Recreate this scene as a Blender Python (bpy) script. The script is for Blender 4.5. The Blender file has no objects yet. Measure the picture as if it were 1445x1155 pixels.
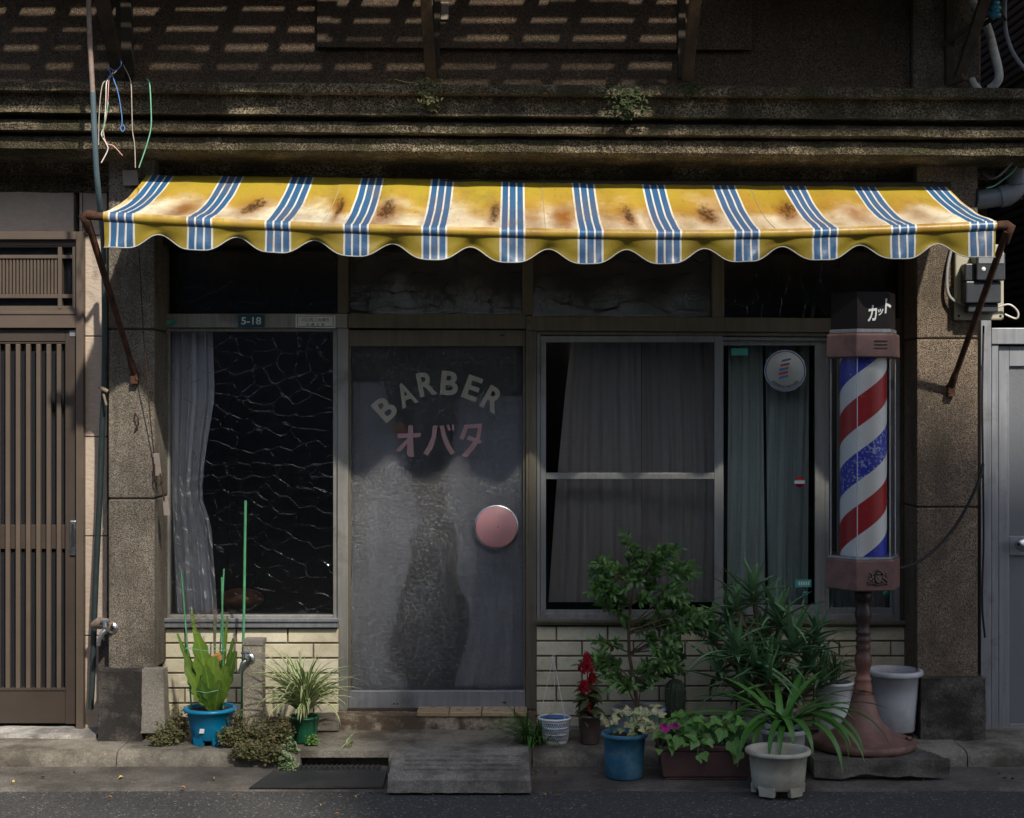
import bpy, math, random
from math import sin, cos, pi, radians
from mathutils import Vector, Matrix, noise as mnoise
random.seed(7)
SC = bpy.context.scene
COL = SC.collection
# ------------------------------------------------------------------ camera
F, D, EYE, PX, PY = 2247.0, 7.75, 1.634, 728.0, 570.0   # focal length in photo pixels, distance, eye height, principal point
cd = bpy.data.cameras.new("camera"); cam = bpy.data.objects.new("camera", cd); COL.objects.link(cam)
cam.location = (0, -D, EYE); cam.rotation_euler = (radians(90), 0, 0)
cd.sensor_width = 36; cd.lens = 36 * F / 1445
cd.shift_x = -5.5 / 1445; cd.shift_y = -7.5 / 1445
cd.clip_start = 0.05; cd.clip_end = 500
SC.camera = cam
# ------------------------------------------------------------------ light
SUN = Vector((-0.47, 1.0, -1.06)).normalized()          # the way the sunlight travels
W = bpy.data.worlds.new("World"); SC.world = W; W.use_nodes = True
wn = W.node_tree.nodes; bg = wn["Background"]
sky = wn.new("ShaderNodeTexSky"); sky.sky_type = 'NISHITA'; sky.sun_disc = False
sky.dust_density = 1.5; sky.air_density = .9; sky.ozone_density = 0.3; sky.sun_elevation = math.asin(-SUN.z); sky.sun_rotation = math.atan2(-SUN.x, -SUN.y)
W.node_tree.links.new(sky.outputs[0], bg.inputs[0]); bg.inputs[1].default_value = 0.15
sl = bpy.data.lights.new("sun", 'SUN'); sl.energy = 4.2; sl.angle = radians(1.6); sl.color = (1.0, 0.93, 0.82)
so = bpy.data.objects.new("sun", sl); COL.objects.link(so); so.location = (5, -10, 12)
so.rotation_mode = 'QUATERNION'; so.rotation_quaternion = SUN.to_track_quat('-Z', 'Y')
SC.view_settings.view_transform = 'Standard'; SC.view_settings.look = 'None'
SC.view_settings.exposure = 0.5; SC.view_settings.gamma = 1.0
SC.render.engine = 'CYCLES'
SC.cycles.max_bounces = 10; SC.cycles.transparent_max_bounces = 24; SC.cycles.sample_clamp_indirect = 4
try:
    SC.cycles.use_denoising = True
except Exception: pass

# ------------------------------------------------------------------ measuring helpers
def dep(Y): return D + Y
def wx(px, Y): return (px - PX) / F * dep(Y)
def wz(py, Y): return EYE + (PY - py) / F * dep(Y)
def P(px, py, Y): return Vector((wx(px, Y), Y, wz(py, Y)))
def s(Y): return dep(Y) / F          # metres per photo pixel at depth Y

# ------------------------------------------------------------------ object helpers
def tag(o, label=None, cat=None, group=None, kind=None):
    if label: o['label'] = label
    if cat: o['category'] = cat
    if group: o['group'] = group
    if kind: o['kind'] = kind
    return o
def empty(name, loc, label=None, cat=None, group=None):
    o = bpy.data.objects.new(name, None); COL.objects.link(o); o.location = loc; o.empty_display_size = .1
    return tag(o, label, cat, group)
def abs_loc(o):
    v = Vector(o.location)
    while o.parent: o = o.parent; v += Vector(o.location)
    return v

class MB:
    def __init__(self): self.v = []; self.f = []; self.m = []; self.s = []; self.uv = []; self.cuts = []
    def add(self, vs, fs, m=0, smooth=False, uvs=None):
        b = len(self.v); self.cuts.append((b, len(self.f))); self.v += [tuple(p) for p in vs]
        for i, f in enumerate(fs):
            self.f.append([b + k for k in f]); self.m.append(m); self.s.append(smooth)
            self.uv.append(uvs[i] if uvs else None)
        return self
    def box(self, x0, x1, y0, y1, z0, z1, m=0):
        vs = [(x0,y0,z0),(x1,y0,z0),(x1,y1,z0),(x0,y1,z0),(x0,y0,z1),(x1,y0,z1),(x1,y1,z1),(x0,y1,z1)]
        return self.add(vs, [(0,3,2,1),(4,5,6,7),(0,1,5,4),(1,2,6,5),(2,3,7,6),(3,0,4,7)], m)
    def pbox(self, l, t, r, b, Y0, Y1, m=0, t2=None, b2=None, l2=None, r2=None):
        """box whose front face (at Y0) has these photo-pixel edges; t2/b2 right-hand heights, l2/r2 bottom x's"""
        t2 = t if t2 is None else t2; b2 = b if b2 is None else b2; l2 = l if l2 is None else l2; r2 = r if r2 is None else r2
        fr = [P(l2, b, Y0), P(r2, b2, Y0), P(r, t2, Y0), P(l, t, Y0)]
        bk = [Vector((p.x, Y1, p.z)) for p in fr]
        return self.add(fr + bk, [(0,1,2,3),(5,4,7,6),(3,2,6,7),(1,0,4,5),(0,3,7,4),(2,1,5,6)], m)
    def tube(self, pts, r, n=8, m=0, cap=True, smooth=True):
        pts = [Vector(p) for p in pts]; k = len(pts)
        rs = r if isinstance(r, (list, tuple)) else [r] * k
        t0 = (pts[1] - pts[0]).normalized()
        a = Vector((0, 0, 1)) if abs(t0.z) < .9 else Vector((1, 0, 0))
        u = t0.cross(a).normalized(); vs = []
        for i in range(k):
            t = (pts[min(i+1, k-1)] - pts[max(i-1, 0)]).normalized()
            u = (u - t * u.dot(t)).normalized(); w = t.cross(u)
            for j in range(n):
                an = 2 * pi * j / n; vs.append(pts[i] + (u * cos(an) + w * sin(an)) * rs[i])
        fs = [(i*n+j, i*n+(j+1) % n, (i+1)*n+(j+1) % n, (i+1)*n+j) for i in range(k-1) for j in range(n)]
        self.add(vs, fs, m, smooth)
        if cap:
            self.add([vs[j] for j in range(n)][::-1], [tuple(range(n))], m)
            self.add([vs[(k-1)*n+j] for j in range(n)], [tuple(range(n))], m)
        return self
    def lathe(self, prof, c, n=40, m=0, smooth=True, sx=1, sy=1, rf=None, a0=0.0, cap=False):
        cx, cy, cz = c; vs = []
        for r, z in prof:
            for j in range(n):
                a = a0 + 2 * pi * j / n; rr = r * (rf(a, z) if rf else 1)
                vs.append((cx + rr * sin(a) * sx, cy - rr * cos(a) * sy, cz + z))
        k = len(prof)
        fs = [(i*n+j, i*n+(j+1) % n, (i+1)*n+(j+1) % n, (i+1)*n+j) for i in range(k-1) for j in range(n)]
        if cap: fs += [tuple(range(n))[::-1], tuple((k-1)*n+j for j in range(n))]
        return self.add(vs, fs, m, smooth)
    def blob(self, c, rx, ry, rz, m=0, n=10, k=7, bump=0):
        vs = []; c = Vector(c)
        for i in range(k + 1):
            th = pi * i / k
            for j in range(n):
                a = 2 * pi * j / n; q = 1 + (random.uniform(-bump, bump) if 0 < i < k else 0)
                vs.append(c + Vector((rx * sin(th) * cos(a) * q, ry * sin(th) * sin(a) * q, rz * cos(th))))
        fs = [(i*n+j, (i+1)*n+j, (i+1)*n+(j+1) % n, i*n+(j+1) % n) for i in range(k) for j in range(n)]
        return self.add(vs, fs, m, True)
    def prism(self, pts, Y0, Y1, m=0):
        """outline (x,z) list, anticlockwise seen from the street, extruded Y0 (front) to Y1"""
        n = len(pts); vs = [(x, Y0, z) for x, z in pts] + [(x, Y1, z) for x, z in pts]
        return self.add(vs, [tuple(range(n)), tuple(range(2*n-1, n-1, -1))] + [((i+1) % n, i, n+i, n+(i+1) % n) for i in range(n)], m)
    def grid(self, fn, nu, nv, m=0, smooth=True, uv=True):
        vs = [fn(i / nu, j / nv) for j in range(nv + 1) for i in range(nu + 1)]
        fs = []; uvs = []
        for j in range(nv):
            for i in range(nu):
                a = j * (nu + 1) + i; fs.append((a, a + 1, a + nu + 2, a + nu + 1))
                uvs.append(((i/nu, j/nv), ((i+1)/nu, j/nv), ((i+1)/nu, (j+1)/nv), (i/nu, (j+1)/nv)))
        return self.add(vs, fs, m, smooth, uvs if uv else None)
    def roughbox(self, x0, x1, y0, y1, z0, z1, step=.03, amp=.004, sc=14, m=0, fn=None, seed=0):
        """box of small faces with worn, uneven sides"""
        nx, ny, nz = [max(1, int(round(abs(b - a) / step))) for a, b in ((x0, x1), (y0, y1), (z0, z1))]
        def sh(p):
            p = Vector(p)
            d = mnoise.noise_vector(p * sc + Vector((seed, 0, 0))) * amp + mnoise.noise_vector(p * sc * 3.1 + Vector((seed, 3, 0))) * amp * .5
            q = p + d
            return fn(q) if fn else q
        L = lambda a, b, t: a + (b - a) * t
        self.grid(lambda u, v: sh((L(x0,x1,u), y0, L(z0,z1,v))), nx, nz, m, True)
        self.grid(lambda u, v: sh((L(x1,x0,u), y1, L(z0,z1,v))), nx, nz, m, True)
        self.grid(lambda u, v: sh((L(x0,x1,u), L(y0,y1,v), z1)), nx, ny, m, True)
        self.grid(lambda u, v: sh((L(x0,x1,u), L(y1,y0,v), z0)), nx, ny, m, True)
        self.grid(lambda u, v: sh((x0, L(y1,y0,u), L(z0,z1,v))), ny, nz, m, True)
        self.grid(lambda u, v: sh((x1, L(y0,y1,u), L(z0,z1,v))), ny, nz, m, True)
        return self
    def leaf(self, p, d, nrm, L, Wd, m=0, fold=.25, bend=.3, prof=None, k=5):
        """blade with a midrib: three vertices across, k rows"""
        p = Vector(p); d = Vector(d).normalized(); nrm = Vector(nrm)
        nrm = (nrm - d * nrm.dot(d))
        if nrm.length < 1e-4: nrm = d.orthogonal()
        nrm.normalize(); sd = d.cross(nrm); vs = []; uvs = []
        for i in range(k + 1):
            t = i / k
            w = prof(t) if prof else sin(pi * min(1, t * .97 + .03)) ** .75 * (1.1 - .35 * t)
            c = p + d * (L * (t - bend * .25 * t * t)) - nrm * (bend * L * .5 * t * t)
            vs += [c + sd * (w * Wd / 2) + nrm * (fold * w * Wd / 2), c, c - sd * (w * Wd / 2) + nrm * (fold * w * Wd / 2)]
        fs = []
        for i in range(k):
            a = 3 * i
            fs += [(a, a+3, a+4, a+1), (a+1, a+4, a+5, a+2)]
            uvs += [((0,i/k),(0,(i+1)/k),(.5,(i+1)/k),(.5,i/k)), ((.5,i/k),(.5,(i+1)/k),(1,(i+1)/k),(1,i/k))]
        return self.add(vs, fs, m, True, uvs)
    def strap(self, p, az, L, Wd, e0, e1, m=0, k=9, fold=.3, tw=0, prof=None, pw=1.0):
        """arching strap leaf: leaves p at elevation e0 (degrees), ends at elevation e1"""
        p = Vector(p); h = Vector((sin(az), -cos(az), 0)); sd = Vector((cos(az), sin(az), 0)); vs = []; uvs = []
        c = p.copy(); up = Vector((0, 0, 1))
        for i in range(k + 1):
            t = i / k; e = radians(e0 + (e1 - e0) * t ** pw)
            d = h * cos(e) + up * sin(e); n = up * cos(e) - h * sin(e)
            w = (prof(t) if prof else (min(1, .45 + 2.2 * t) * (1 - t ** 2.2) ** .8)) * Wd / 2
            q = sd * cos(tw * t) + n * sin(tw * t); nn = n * cos(tw * t) - sd * sin(tw * t)
            vs += [c + q * w + nn * (fold * w), c, c - q * w + nn * (fold * w)]
            c = c + d * (L / k)
        fs = []
        for i in range(k):
            a = 3 * i
            fs += [(a, a+1, a+4, a+3), (a+1, a+2, a+5, a+4)]
            uvs += [((0,i/k),(.5,i/k),(.5,(i+1)/k),(0,(i+1)/k)), ((.5,i/k),(1,i/k),(1,(i+1)/k),(.5,(i+1)/k))]
        return self.add(vs, fs, m, True, uvs)
    def outline(self, p, d, nrm, S, pts, m=0, cup=.12):
        """leaf with a lobed outline; pts (along, across) in units of S"""
        p = Vector(p); d = Vector(d).normalized(); nrm = Vector(nrm); nrm = nrm - d * nrm.dot(d)
        if nrm.length < 1e-4: nrm = d.orthogonal()
        nrm.normalize(); sd = d.cross(nrm)
        c = p + d * (.38 * S)
        vs = [c - nrm * (cup * S * .4)] + [p + d * (a * S) + sd * (b * S) + nrm * (cup * S * (abs(b) * 1.2 - (a - .3) ** 2 * 1.4)) for a, b in pts]
        n = len(pts); fs = [(0, 1 + i, 1 + (i + 1) % n) for i in range(n)]
        uvs = [((.5,.4), (pts[i][1] + .5, pts[i][0]), (pts[(i+1) % n][1] + .5, pts[(i+1) % n][0])) for i in range(n)]
        return self.add(vs, fs, m, True, uvs)
    def each(self, name, mats, parent, group_caps=1, **kw):
        """every piece added so far becomes an object of its own"""
        cs = self.cuts[::group_caps] + [(len(self.v), len(self.f))]
        for (v0, f0), (v1, f1) in zip(cs, cs[1:]):
            q = MB(); q.v = self.v[v0:v1]; q.f = [[k - v0 for k in f] for f in self.f[f0:f1]]; q.m = self.m[f0:f1]; q.s = self.s[f0:f1]; q.uv = self.uv[f0:f1]
            q.build(name, mats, parent, **kw)
    def build(self, name, mats, parent=None, bevel=0, seg=2, label=None, cat=None, group=None, kind=None, origin=None):
        if not isinstance(mats, (list, tuple)): mats = [mats]
        me = bpy.data.meshes.new(name)
        if parent is not None: off = abs_loc(parent)
        elif origin is not None: off = Vector(origin)
        else:
            xs, ys, zs = zip(*self.v)
            off = Vector(((min(xs)+max(xs))/2, (min(ys)+max(ys))/2, min(zs)))
        me.from_pydata([Vector(p) - off for p in self.v], [], self.f)
        for mm in mats: me.materials.append(mm)
        me.polygons.foreach_set("material_index", self.m)
        me.polygons.foreach_set("use_smooth", self.s)
        if any(u is not None for u in self.uv):
            ul = me.uv_layers.new(name="UVMap"); flat = []
            for f, u in zip(self.f, self.uv):
                for q in (u if u else [(0, 0)] * len(f)): flat += [q[0], q[1]]
            ul.data.foreach_set("uv", flat)
        me.update()
        o = bpy.data.objects.new(name, me); COL.objects.link(o)
        if parent is not None: o.parent = parent
        else: o.location = off
        if bevel:
            b = o.modifiers.new("bevel", 'BEVEL'); b.width = bevel; b.segments = seg; b.limit_method = 'ANGLE'; b.angle_limit = radians(40)
            b.harden_normals = False
        return tag(o, label, cat, group, kind)

def text_mesh(txt, extrude=.02, bold=0.0):
    """text as triangles in its own plane, scaled so the drawn box is 1 high, centred; returns verts, faces, aspect"""
    cu = bpy.data.curves.new("lettering", 'FONT'); cu.body = txt; cu.size = 1; cu.offset = bold; cu.extrude = extrude; cu.resolution_u = 4
    ob = bpy.data.objects.new("lettering", cu); COL.objects.link(ob)
    dg = bpy.context.evaluated_depsgraph_get(); ev = ob.evaluated_get(dg); me = ev.to_mesh()
    vs = [v.co.copy() for v in me.vertices]; fs = [tuple(p.vertices) for p in me.polygons]; ev.to_mesh_clear()
    bpy.data.objects.remove(ob); bpy.data.curves.remove(cu)
    x0, x1 = min(v.x for v in vs), max(v.x for v in vs); y0, y1 = min(v.y for v in vs), max(v.y for v in vs)
    h = y1 - y0
    return [Vector(((v.x - (x0+x1)/2) / h, (v.y - (y0+y1)/2) / h, v.z / h)) for v in vs], fs, (x1 - x0) / h
def put_text(mb, txt, c, h, w=None, rot=0, shear=0, ux=(1,0,0), n=(0,-1,0), m=0, bold=0.0, up=(0,0,1), thick=.004):
    vs, fs, asp = text_mesh(txt, thick, bold)
    kx = (w / (asp * h)) if w else 1; ux = Vector(ux); up = Vector(up); n = Vector(n); out = []
    for v in vs:
        x = v.x * h * kx + shear * v.y * h; y = v.y * h
        x, y = x * cos(rot) - y * sin(rot), x * sin(rot) + y * cos(rot)
        out.append(Vector(c) + ux * x + up * y + n * (v.z * h))
    mb.add(out, fs, m)

# ------------------------------------------------------------------ materials
class N:
    def __init__(self, name):
        self.mat = bpy.data.materials.new(name); self.mat.use_nodes = True
        self.t = self.mat.node_tree; self.n = self.t.nodes; self.b = self.n["Principled BSDF"]; self.out = self.n["Material Output"]
        self.tc = self.n.new("ShaderNodeTexCoord")
    def l(self, a, b): self.t.links.new(a, b)
    def new(self, typ, **kw):
        x = self.n.new("ShaderNode" + typ)
        for k, v in kw.items(): setattr(x, k, v)
        return x
    def vec(self, sc=(1,1,1), rot=(0,0,0), src='Object', loc=(0,0,0)):
        mp = self.new("Mapping"); mp.inputs['Scale'].default_value = sc; mp.inputs['Rotation'].default_value = rot; mp.inputs['Location'].default_value = loc
        self.l(self.tc.outputs[src], mp.inputs[0]); return mp.outputs[0]
    def noise(self, scale, detail=4, rough=.6, vec=None, dist=0):
        x = self.new("TexNoise"); x.inputs['Scale'].default_value = scale; x.inputs['Detail'].default_value = detail
        x.inputs['Roughness'].default_value = rough; x.inputs['Distortion'].default_value = dist
        self.l(vec if vec is not None else self.tc.outputs['Object'], x.inputs['Vector']); return x.outputs[0]
    def vor(self, scale, feat='F1', vec=None, out='Distance', rnd=1):
        x = self.new("TexVoronoi", feature=feat); x.inputs['Scale'].default_value = scale; x.inputs['Randomness'].default_value = rnd
        self.l(vec if vec is not None else self.tc.outputs['Object'], x.inputs['Vector']); return x.outputs[out]
    def ramp(self, fac, stops, interp='LINEAR'):
        r = self.new("ValToRGB"); e = r.color_ramp.elements; r.color_ramp.interpolation = interp
        while len(e) < len(stops): e.new(.5)
        for i, (p, c) in enumerate(stops):
            e[i].position = p; e[i].color = (c, c, c, 1) if isinstance(c, (int, float)) else (*c, 1)
        self.l(fac, r.inputs[0]); return r.outputs[0]
    def mix(self, fac, a, b, blend='MIX'):
        x = self.new("Mix", data_type='RGBA', blend_type=blend)
        for sock, v in ((x.inputs[0], fac), (x.inputs[6], a), (x.inputs[7], b)):
            if isinstance(v, (int, float)): sock.default_value = v
            elif isinstance(v, tuple): sock.default_value = (*v, 1)
            else: self.l(v, sock)
        return x.outputs[2]
    def math(self, op, a, b=0.0, c=None):
        x = self.new("Math", operation=op)
        for i, v in enumerate((a, b) if c is None else (a, b, c)):
            if isinstance(v, (int, float)): x.inputs[i].default_value = v
            else: self.l(v, x.inputs[i])
        return x.outputs[0]
    def bump(self, h, strength=.3, dist=.01, nrm=None):
        x = self.new("Bump"); x.inputs['Strength'].default_value = strength; x.inputs['Distance'].default_value = dist
        self.l(h, x.inputs['Height'])
        if nrm is not None: self.l(nrm, x.inputs['Normal'])
        self.l(x.outputs[0], self.b.inputs['Normal']); return x.outputs[0]
    def set(self, color=None, rough=None, metal=None, spec=None):
        for k, v in (('Base Color', color), ('Roughness', rough), ('Metallic', metal), ('Specular IOR Level', spec)):
            if v is None: continue
            if isinstance(v, tuple): self.b.inputs[k].default_value = (*v, 1)
            elif isinstance(v, (int, float)): self.b.inputs[k].default_value = v
            else: self.l(v, self.b.inputs[k])
        return self
M = {}
def simple(name, col, rough=.6, metal=0, var=.25, sc=30, bump=.12, spec=.4, dirt=None, dirt_sc=3):
    n = N(name)
    a = n.noise(sc, 5, .6); b = n.noise(dirt_sc, 5, .65)
    c = n.mix(n.ramp(a, [(.3, 0), (.7, 1)]), tuple(x * (1 - var) for x in col), tuple(min(1, x * (1 + var)) for x in col))
    if dirt: c = n.mix(n.ramp(b, [(.48, 0), (.66, .8)]), c, dirt)
    r = n.ramp(b, [(.3, max(.05, rough - .1)), (.7, min(1, rough + .12))])
    n.set(c, r, metal, spec); n.bump(a, bump, .004); M[name] = n.mat; return n.mat
def stucco(name, cols, scale=120, grime=(.05,.042,.032), gpos=(.45,.7), moss=None, bumpd=.006, streak=True, mosspos=(.5,.62), mossamt=.9):
    """washed pebble aggregate: grains of several colours, grime streaks, moss"""
    n = N(name)
    g = n.vor(scale, out='Color'); sep = n.new("SeparateColor"); n.l(g, sep.inputs[0])
    c = n.ramp(sep.outputs[0], [(i / (len(cols) - 1) * .9 + .05, q) for i, q in enumerate(cols)])
    gr = n.noise(3.4, 7, .68, n.vec((1, 1, .45 if streak else 1)))
    c = n.mix(n.ramp(n.noise(16, 5, .7), [(.38, .38), (.62, 0)]), c, tuple(x * .75 for x in cols[1]))
    c = n.mix(n.ramp(gr, [(gpos[0], 0), (gpos[1], .9)]), c, n.mix(.2, grime, c))
    dk = n.noise(1.0, 6, .7, n.vec((11, 11, .7)))
    c = n.mix(n.ramp(dk, [(.50, 0), (.72, .55)]), c, grime)
    if moss:
        mo = n.noise(4.5, 8, .7, n.vec((1, 1, 1.6), loc=(3, 1, 2)))
        mf = n.noise(70, 3, .7)
        c = n.mix(n.math('MULTIPLY', n.ramp(mo, [(mosspos[0], 0), (mosspos[1], mossamt)]), n.ramp(mf, [(.3, .55), (.6, 1)])), c, moss)
    n.set(c, .92, 0, .25)
    h = n.vor(scale, out='Distance')
    n.bump(n.mix(.3, h, n.noise(40, 4, .6)), .8, bumpd); M[name] = n.mat; return n.mat

stucco('pillar_stucco', [(.06,.05,.038),(.15,.125,.095),(.22,.19,.145),(.28,.245,.195),(.36,.325,.27)], 270, gpos=(.40,.66))
stucco('pillar_stucco_brown', [(.045,.032,.022),(.125,.092,.064),(.20,.15,.105),(.25,.195,.142),(.32,.265,.205)], 270, gpos=(.40,.68))
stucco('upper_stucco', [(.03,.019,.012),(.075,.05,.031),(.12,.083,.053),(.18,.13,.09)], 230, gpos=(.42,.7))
stucco('cornice_stucco', [(.02,.015,.008),(.07,.055,.032),(.15,.12,.075),(.28,.225,.145),(.40,.34,.24)], 190, grime=(.020,.015,.008), gpos=(.37,.56),
       moss=(.030,.030,.010), mosspos=(.48,.64))
def concrete(name, col, grime, sc=3, rough=.9, pit=True, var=.25, gp=(.45,.68), fine=90):
    n = N(name); a = n.noise(fine, 6, .7); b = n.noise(sc, 7, .68); v = n.vor(160, out='Color'); sp = n.new("SeparateColor"); n.l(v, sp.inputs[0])
    c = n.mix(n.ramp(a, [(.3, 0), (.7, 1)]), tuple(x * (1 - var) for x in col), tuple(x * (1 + var) for x in col))
    c = n.mix(n.ramp(sp.outputs[0], [(.86, 0), (.9, .5)]), c, tuple(min(1, x * 1.7) for x in col))
    c = n.mix(n.ramp(b, [(gp[0], 0), (gp[1], .9)]), c, grime)
    n.set(c, rough, 0, .3); n.bump(n.mix(.5, a, n.vor(130)), .55, .006); M[name] = n.mat; return n.mat
concrete('kerb_concrete', (.20,.18,.145), (.060,.052,.040), 4, gp=(.42,.62))
concrete('gutter_concrete', (.12,.108,.092), (.042,.037,.031), 3.5, gp=(.36,.64), var=.35)
concrete('slab_concrete', (.12,.108,.09), (.035,.032,.026), 5)
concrete('ramp_concrete', (.225,.21,.18), (.085,.077,.064), 6, gp=(.40,.62), var=.35)
concrete('foundation_mortar', (.30,.255,.19), (.075,.052,.034), 8, gp=(.42,.54))
concrete('threshold_concrete', (.36,.34,.31), (.13,.12,.11), 5, gp=(.42,.62))
concrete('base_stone', (.085,.075,.064), (.020,.018,.016), 7, gp=(.40,.56), var=.45)
concrete('base_render', (.22,.20,.165), (.11,.098,.08), 4, gp=(.5,.7))
concrete('post_terrazzo', (.30,.27,.21), (.12,.105,.08), 5, gp=(.5,.7), fine=60)
# asphalt: dark binder with light chips
n = N('asphalt'); v = n.vor(150, out='Color'); sp = n.new("SeparateColor"); n.l(v, sp.inputs[0])
c = n.ramp(sp.outputs[0], [(0, (.030,.030,.031)), (.55, (.058,.056,.054)), (.93, (.075,.072,.068)), (.972, (.17,.16,.15)), (1, (.34,.32,.30))])
c = n.mix(n.ramp(n.noise(1.3, 6, .65), [(.4, 0), (.7, .6)]), c, (.045,.043,.040))
n.set(c, .85, 0, .35); n.bump(n.mix(.5, n.vor(150), n.noise(200, 3)), .9, .008); M['asphalt'] = n.mat
# glazed wall tiles, every tile its own tone
def tile(name, cols, rough=.22):
    n = N(name); geo = n.new("NewGeometry")
    c = n.ramp(geo.outputs['Random Per Island'], [(0, cols[0]), (.5, cols[1]), (1, cols[2])])
    c = n.mix(n.ramp(n.noise(9, 6, .65), [(.48, 0), (.75, .45)]), c, (.22,.18,.10))
    c = n.mix(n.ramp(n.noise(60, 3, .6), [(.35, .12), (.6, 0)]), c, (.25,.20,.12))
    n.set(c, n.ramp(n.noise(20, 4), [(.3, rough), (.7, rough + .2)]), 0, .5); n.bump(n.noise(14, 3), .12, .004); M[name] = n.mat
tile('cream_tile', [(.54,.49,.34), (.61,.56,.405), (.67,.625,.475)])
tile('ochre_tile', [(.30,.21,.11), (.37,.265,.14), (.43,.33,.19)])
simple('grout', (.15,.125,.09), .95, 0, .3, 60, .5)
# metals, paints
def metal(name, col, rough=.42, m=.85, stain=(.10,.09,.07), gp=(.55,.75), aniso=True):
    n = N(name); a = n.noise(60, 3, .6, n.vec((1, 1, .05))); b = n.noise(5, 6, .65)
    c = n.mix(n.ramp(a, [(.3, 0), (.7, 1)]), tuple(x * .82 for x in col), tuple(x * 1.1 for x in col))
    c = n.mix(n.ramp(b, [(gp[0], 0), (gp[1], .7)]), c, stain)
    n.set(c, n.ramp(b, [(.3, rough), (.75, rough + .25)]), m, .5); n.bump(n.noise(120, 3), .06, .002); M[name] = n.mat
metal('aluminium', (.31,.30,.27), .45, .75)
metal('aluminium_bronze', (.165,.145,.105), .5, .6)
metal('aluminium_grey', (.27,.28,.30), .42, .7)
metal('aluminium_dull', (.15,.15,.14), .5, .6)
metal('aluminium_mid', (.25,.255,.245), .48, .65)
metal('chrome', (.62,.63,.64), .2, 1, stain=(.25,.24,.22))
simple('brown_sash', (.098,.074,.056), .5, .15, .12, 8, .05, .4, dirt=(.09,.068,.05))
simple('brown_dark_sash', (.048,.036,.028), .5, .1, .12, 8, .05)
simple('rusty_iron', (.075,.034,.019), .85, .1, .5, 25, .4, .3, dirt=(.03,.016,.011), dirt_sc=9)
simple('dark_timber', (.055,.038,.024), .8, 0, .4, 14, .4, .3)
simple('brown_timber', (.13,.085,.045), .8, 0, .4, 14, .4, .3, dirt=(.05,.035,.022), dirt_sc=6)
simple('beam_dark', (.045,.037,.026), .9, 0, .4, 10, .3, .2)
simple('black_rubber', (.022,.023,.025), .6, 0, .2, 50, .15, .4, dirt=(.05,.048,.044), dirt_sc=5)
simple('dark_hose', (.022,.035,.036), .5, 0, .25, 20, .1, .45)
simple('blue_conduit', (.075,.115,.135), .5, 0, .25, 12, .1, .4, dirt=(.05,.07,.08), dirt_sc=6)
simple('rusty_conduit', (.24,.19,.16), .7, 0, .3, 18, .2, .3, dirt=(.16,.06,.03), dirt_sc=14)
simple('pvc_grey', (.19,.20,.215), .4, 0, .12, 8, .05, .5, dirt=(.12,.12,.12))
simple('pvc_pale', (.58,.56,.50), .5, 0, .15, 14, .05, .4, dirt=(.22,.20,.17), dirt_sc=10)
simple('cable_grey', (.22,.22,.22), .55, 0, .1, 10, .03)
simple('cable_black', (.010,.010,.011), .75, 0, .1, 10, .03)
simple('wire_white', (.66,.60,.54), .5, 0, .2, 25, .05)
simple('wire_pink', (.62,.36,.28), .5, 0, .25, 25, .05)
simple('wire_green', (.16,.42,.27), .5, 0, .2, 25, .05)
simple('wire_beige', (.36,.31,.25), .6, 0, .2, 25, .05)
simple('string_blue', (.10,.22,.50), .7, 0, .2, 40, .1)
simple('insulator_blue', (.02,.16,.22), .15, 0, .1, 10, .02, .6)
simple('label_pale', (.23,.19,.16), .6, 0, .1, 20, .05)
simple('rag', (.20,.15,.11), .95, 0, .4, 40, .6)
simple('meter_grey', (.022,.026,.033), .45, 0, .15, 20, .05, .5)
simple('meter_board', (.36,.34,.26), .55, 0, .12, 12, .06, .4, dirt=(.28,.25,.18), dirt_sc=6)
simple('plastic_white', (.62,.62,.60), .45, 0, .08, 20, .04, .4, dirt=(.40,.38,.34), dirt_sc=6)
simple('pot_grey', (.40,.41,.43), .5, 0, .08, 12, .06, .4, dirt=(.26,.26,.25), dirt_sc=4)
simple('pot_putty', (.40,.38,.30), .65, 0, .12, 18, .12, .35, dirt=(.20,.17,.115), dirt_sc=7)
simple('pot_blue', (.0,.17,.33), .38, 0, .12, 12, .06, .45, dirt=(.0,.12,.22), dirt_sc=5)
simple('pot_teal', (.028,.125,.20), .6, 0, .15, 12, .1, .35, dirt=(.10,.20,.25), dirt_sc=16)
simple('pot_green', (.008,.075,.035), .4, 0, .15, 15, .06, .45)
simple('pot_brown', (.058,.036,.03), .55, 0, .2, 15, .08, .4, dirt=(.09,.07,.055), dirt_sc=9)
simple('planter_brown', (.115,.060,.055), .5, 0, .12, 15, .06, .4, dirt=(.08,.045,.04), dirt_sc=5)
simple('soil', (.045,.03,.02), 1, 0, .6, 70, 1, .2)
simple('gravel_pale', (.27,.245,.20), .95, 0, .5, 90, 1, .25)
simple('sign_teal', (.012,.07,.10), .45, 0, .1, 20, .03)
simple('sticker_teal', (.05,.32,.27), .5, 0, .1, 20, .03)
simple('sticker_white', (.66,.68,.64), .5, 0, .05, 20, .03)
simple('sticker_red', (.45,.02,.025), .45, 0, .1, 20, .03)
simple('sticker_blue', (.05,.17,.42), .45, 0, .1, 20, .03)
simple('ink_black', (.015,.015,.016), .5, 0, .1, 20, .02)
simple('letter_cream', (.34,.32,.26), .6, 0, .10, 40, .05, dirt=(.27,.25,.20), dirt_sc=20)
simple('letter_pink', (.40,.245,.245), .6, 0, .10, 40, .05, dirt=(.32,.20,.20), dirt_sc=20)
simple('pink_disc', (.47,.235,.245), .4, 0, .08, 12, .05, .45, dirt=(.50,.24,.24), dirt_sc=12)
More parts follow.
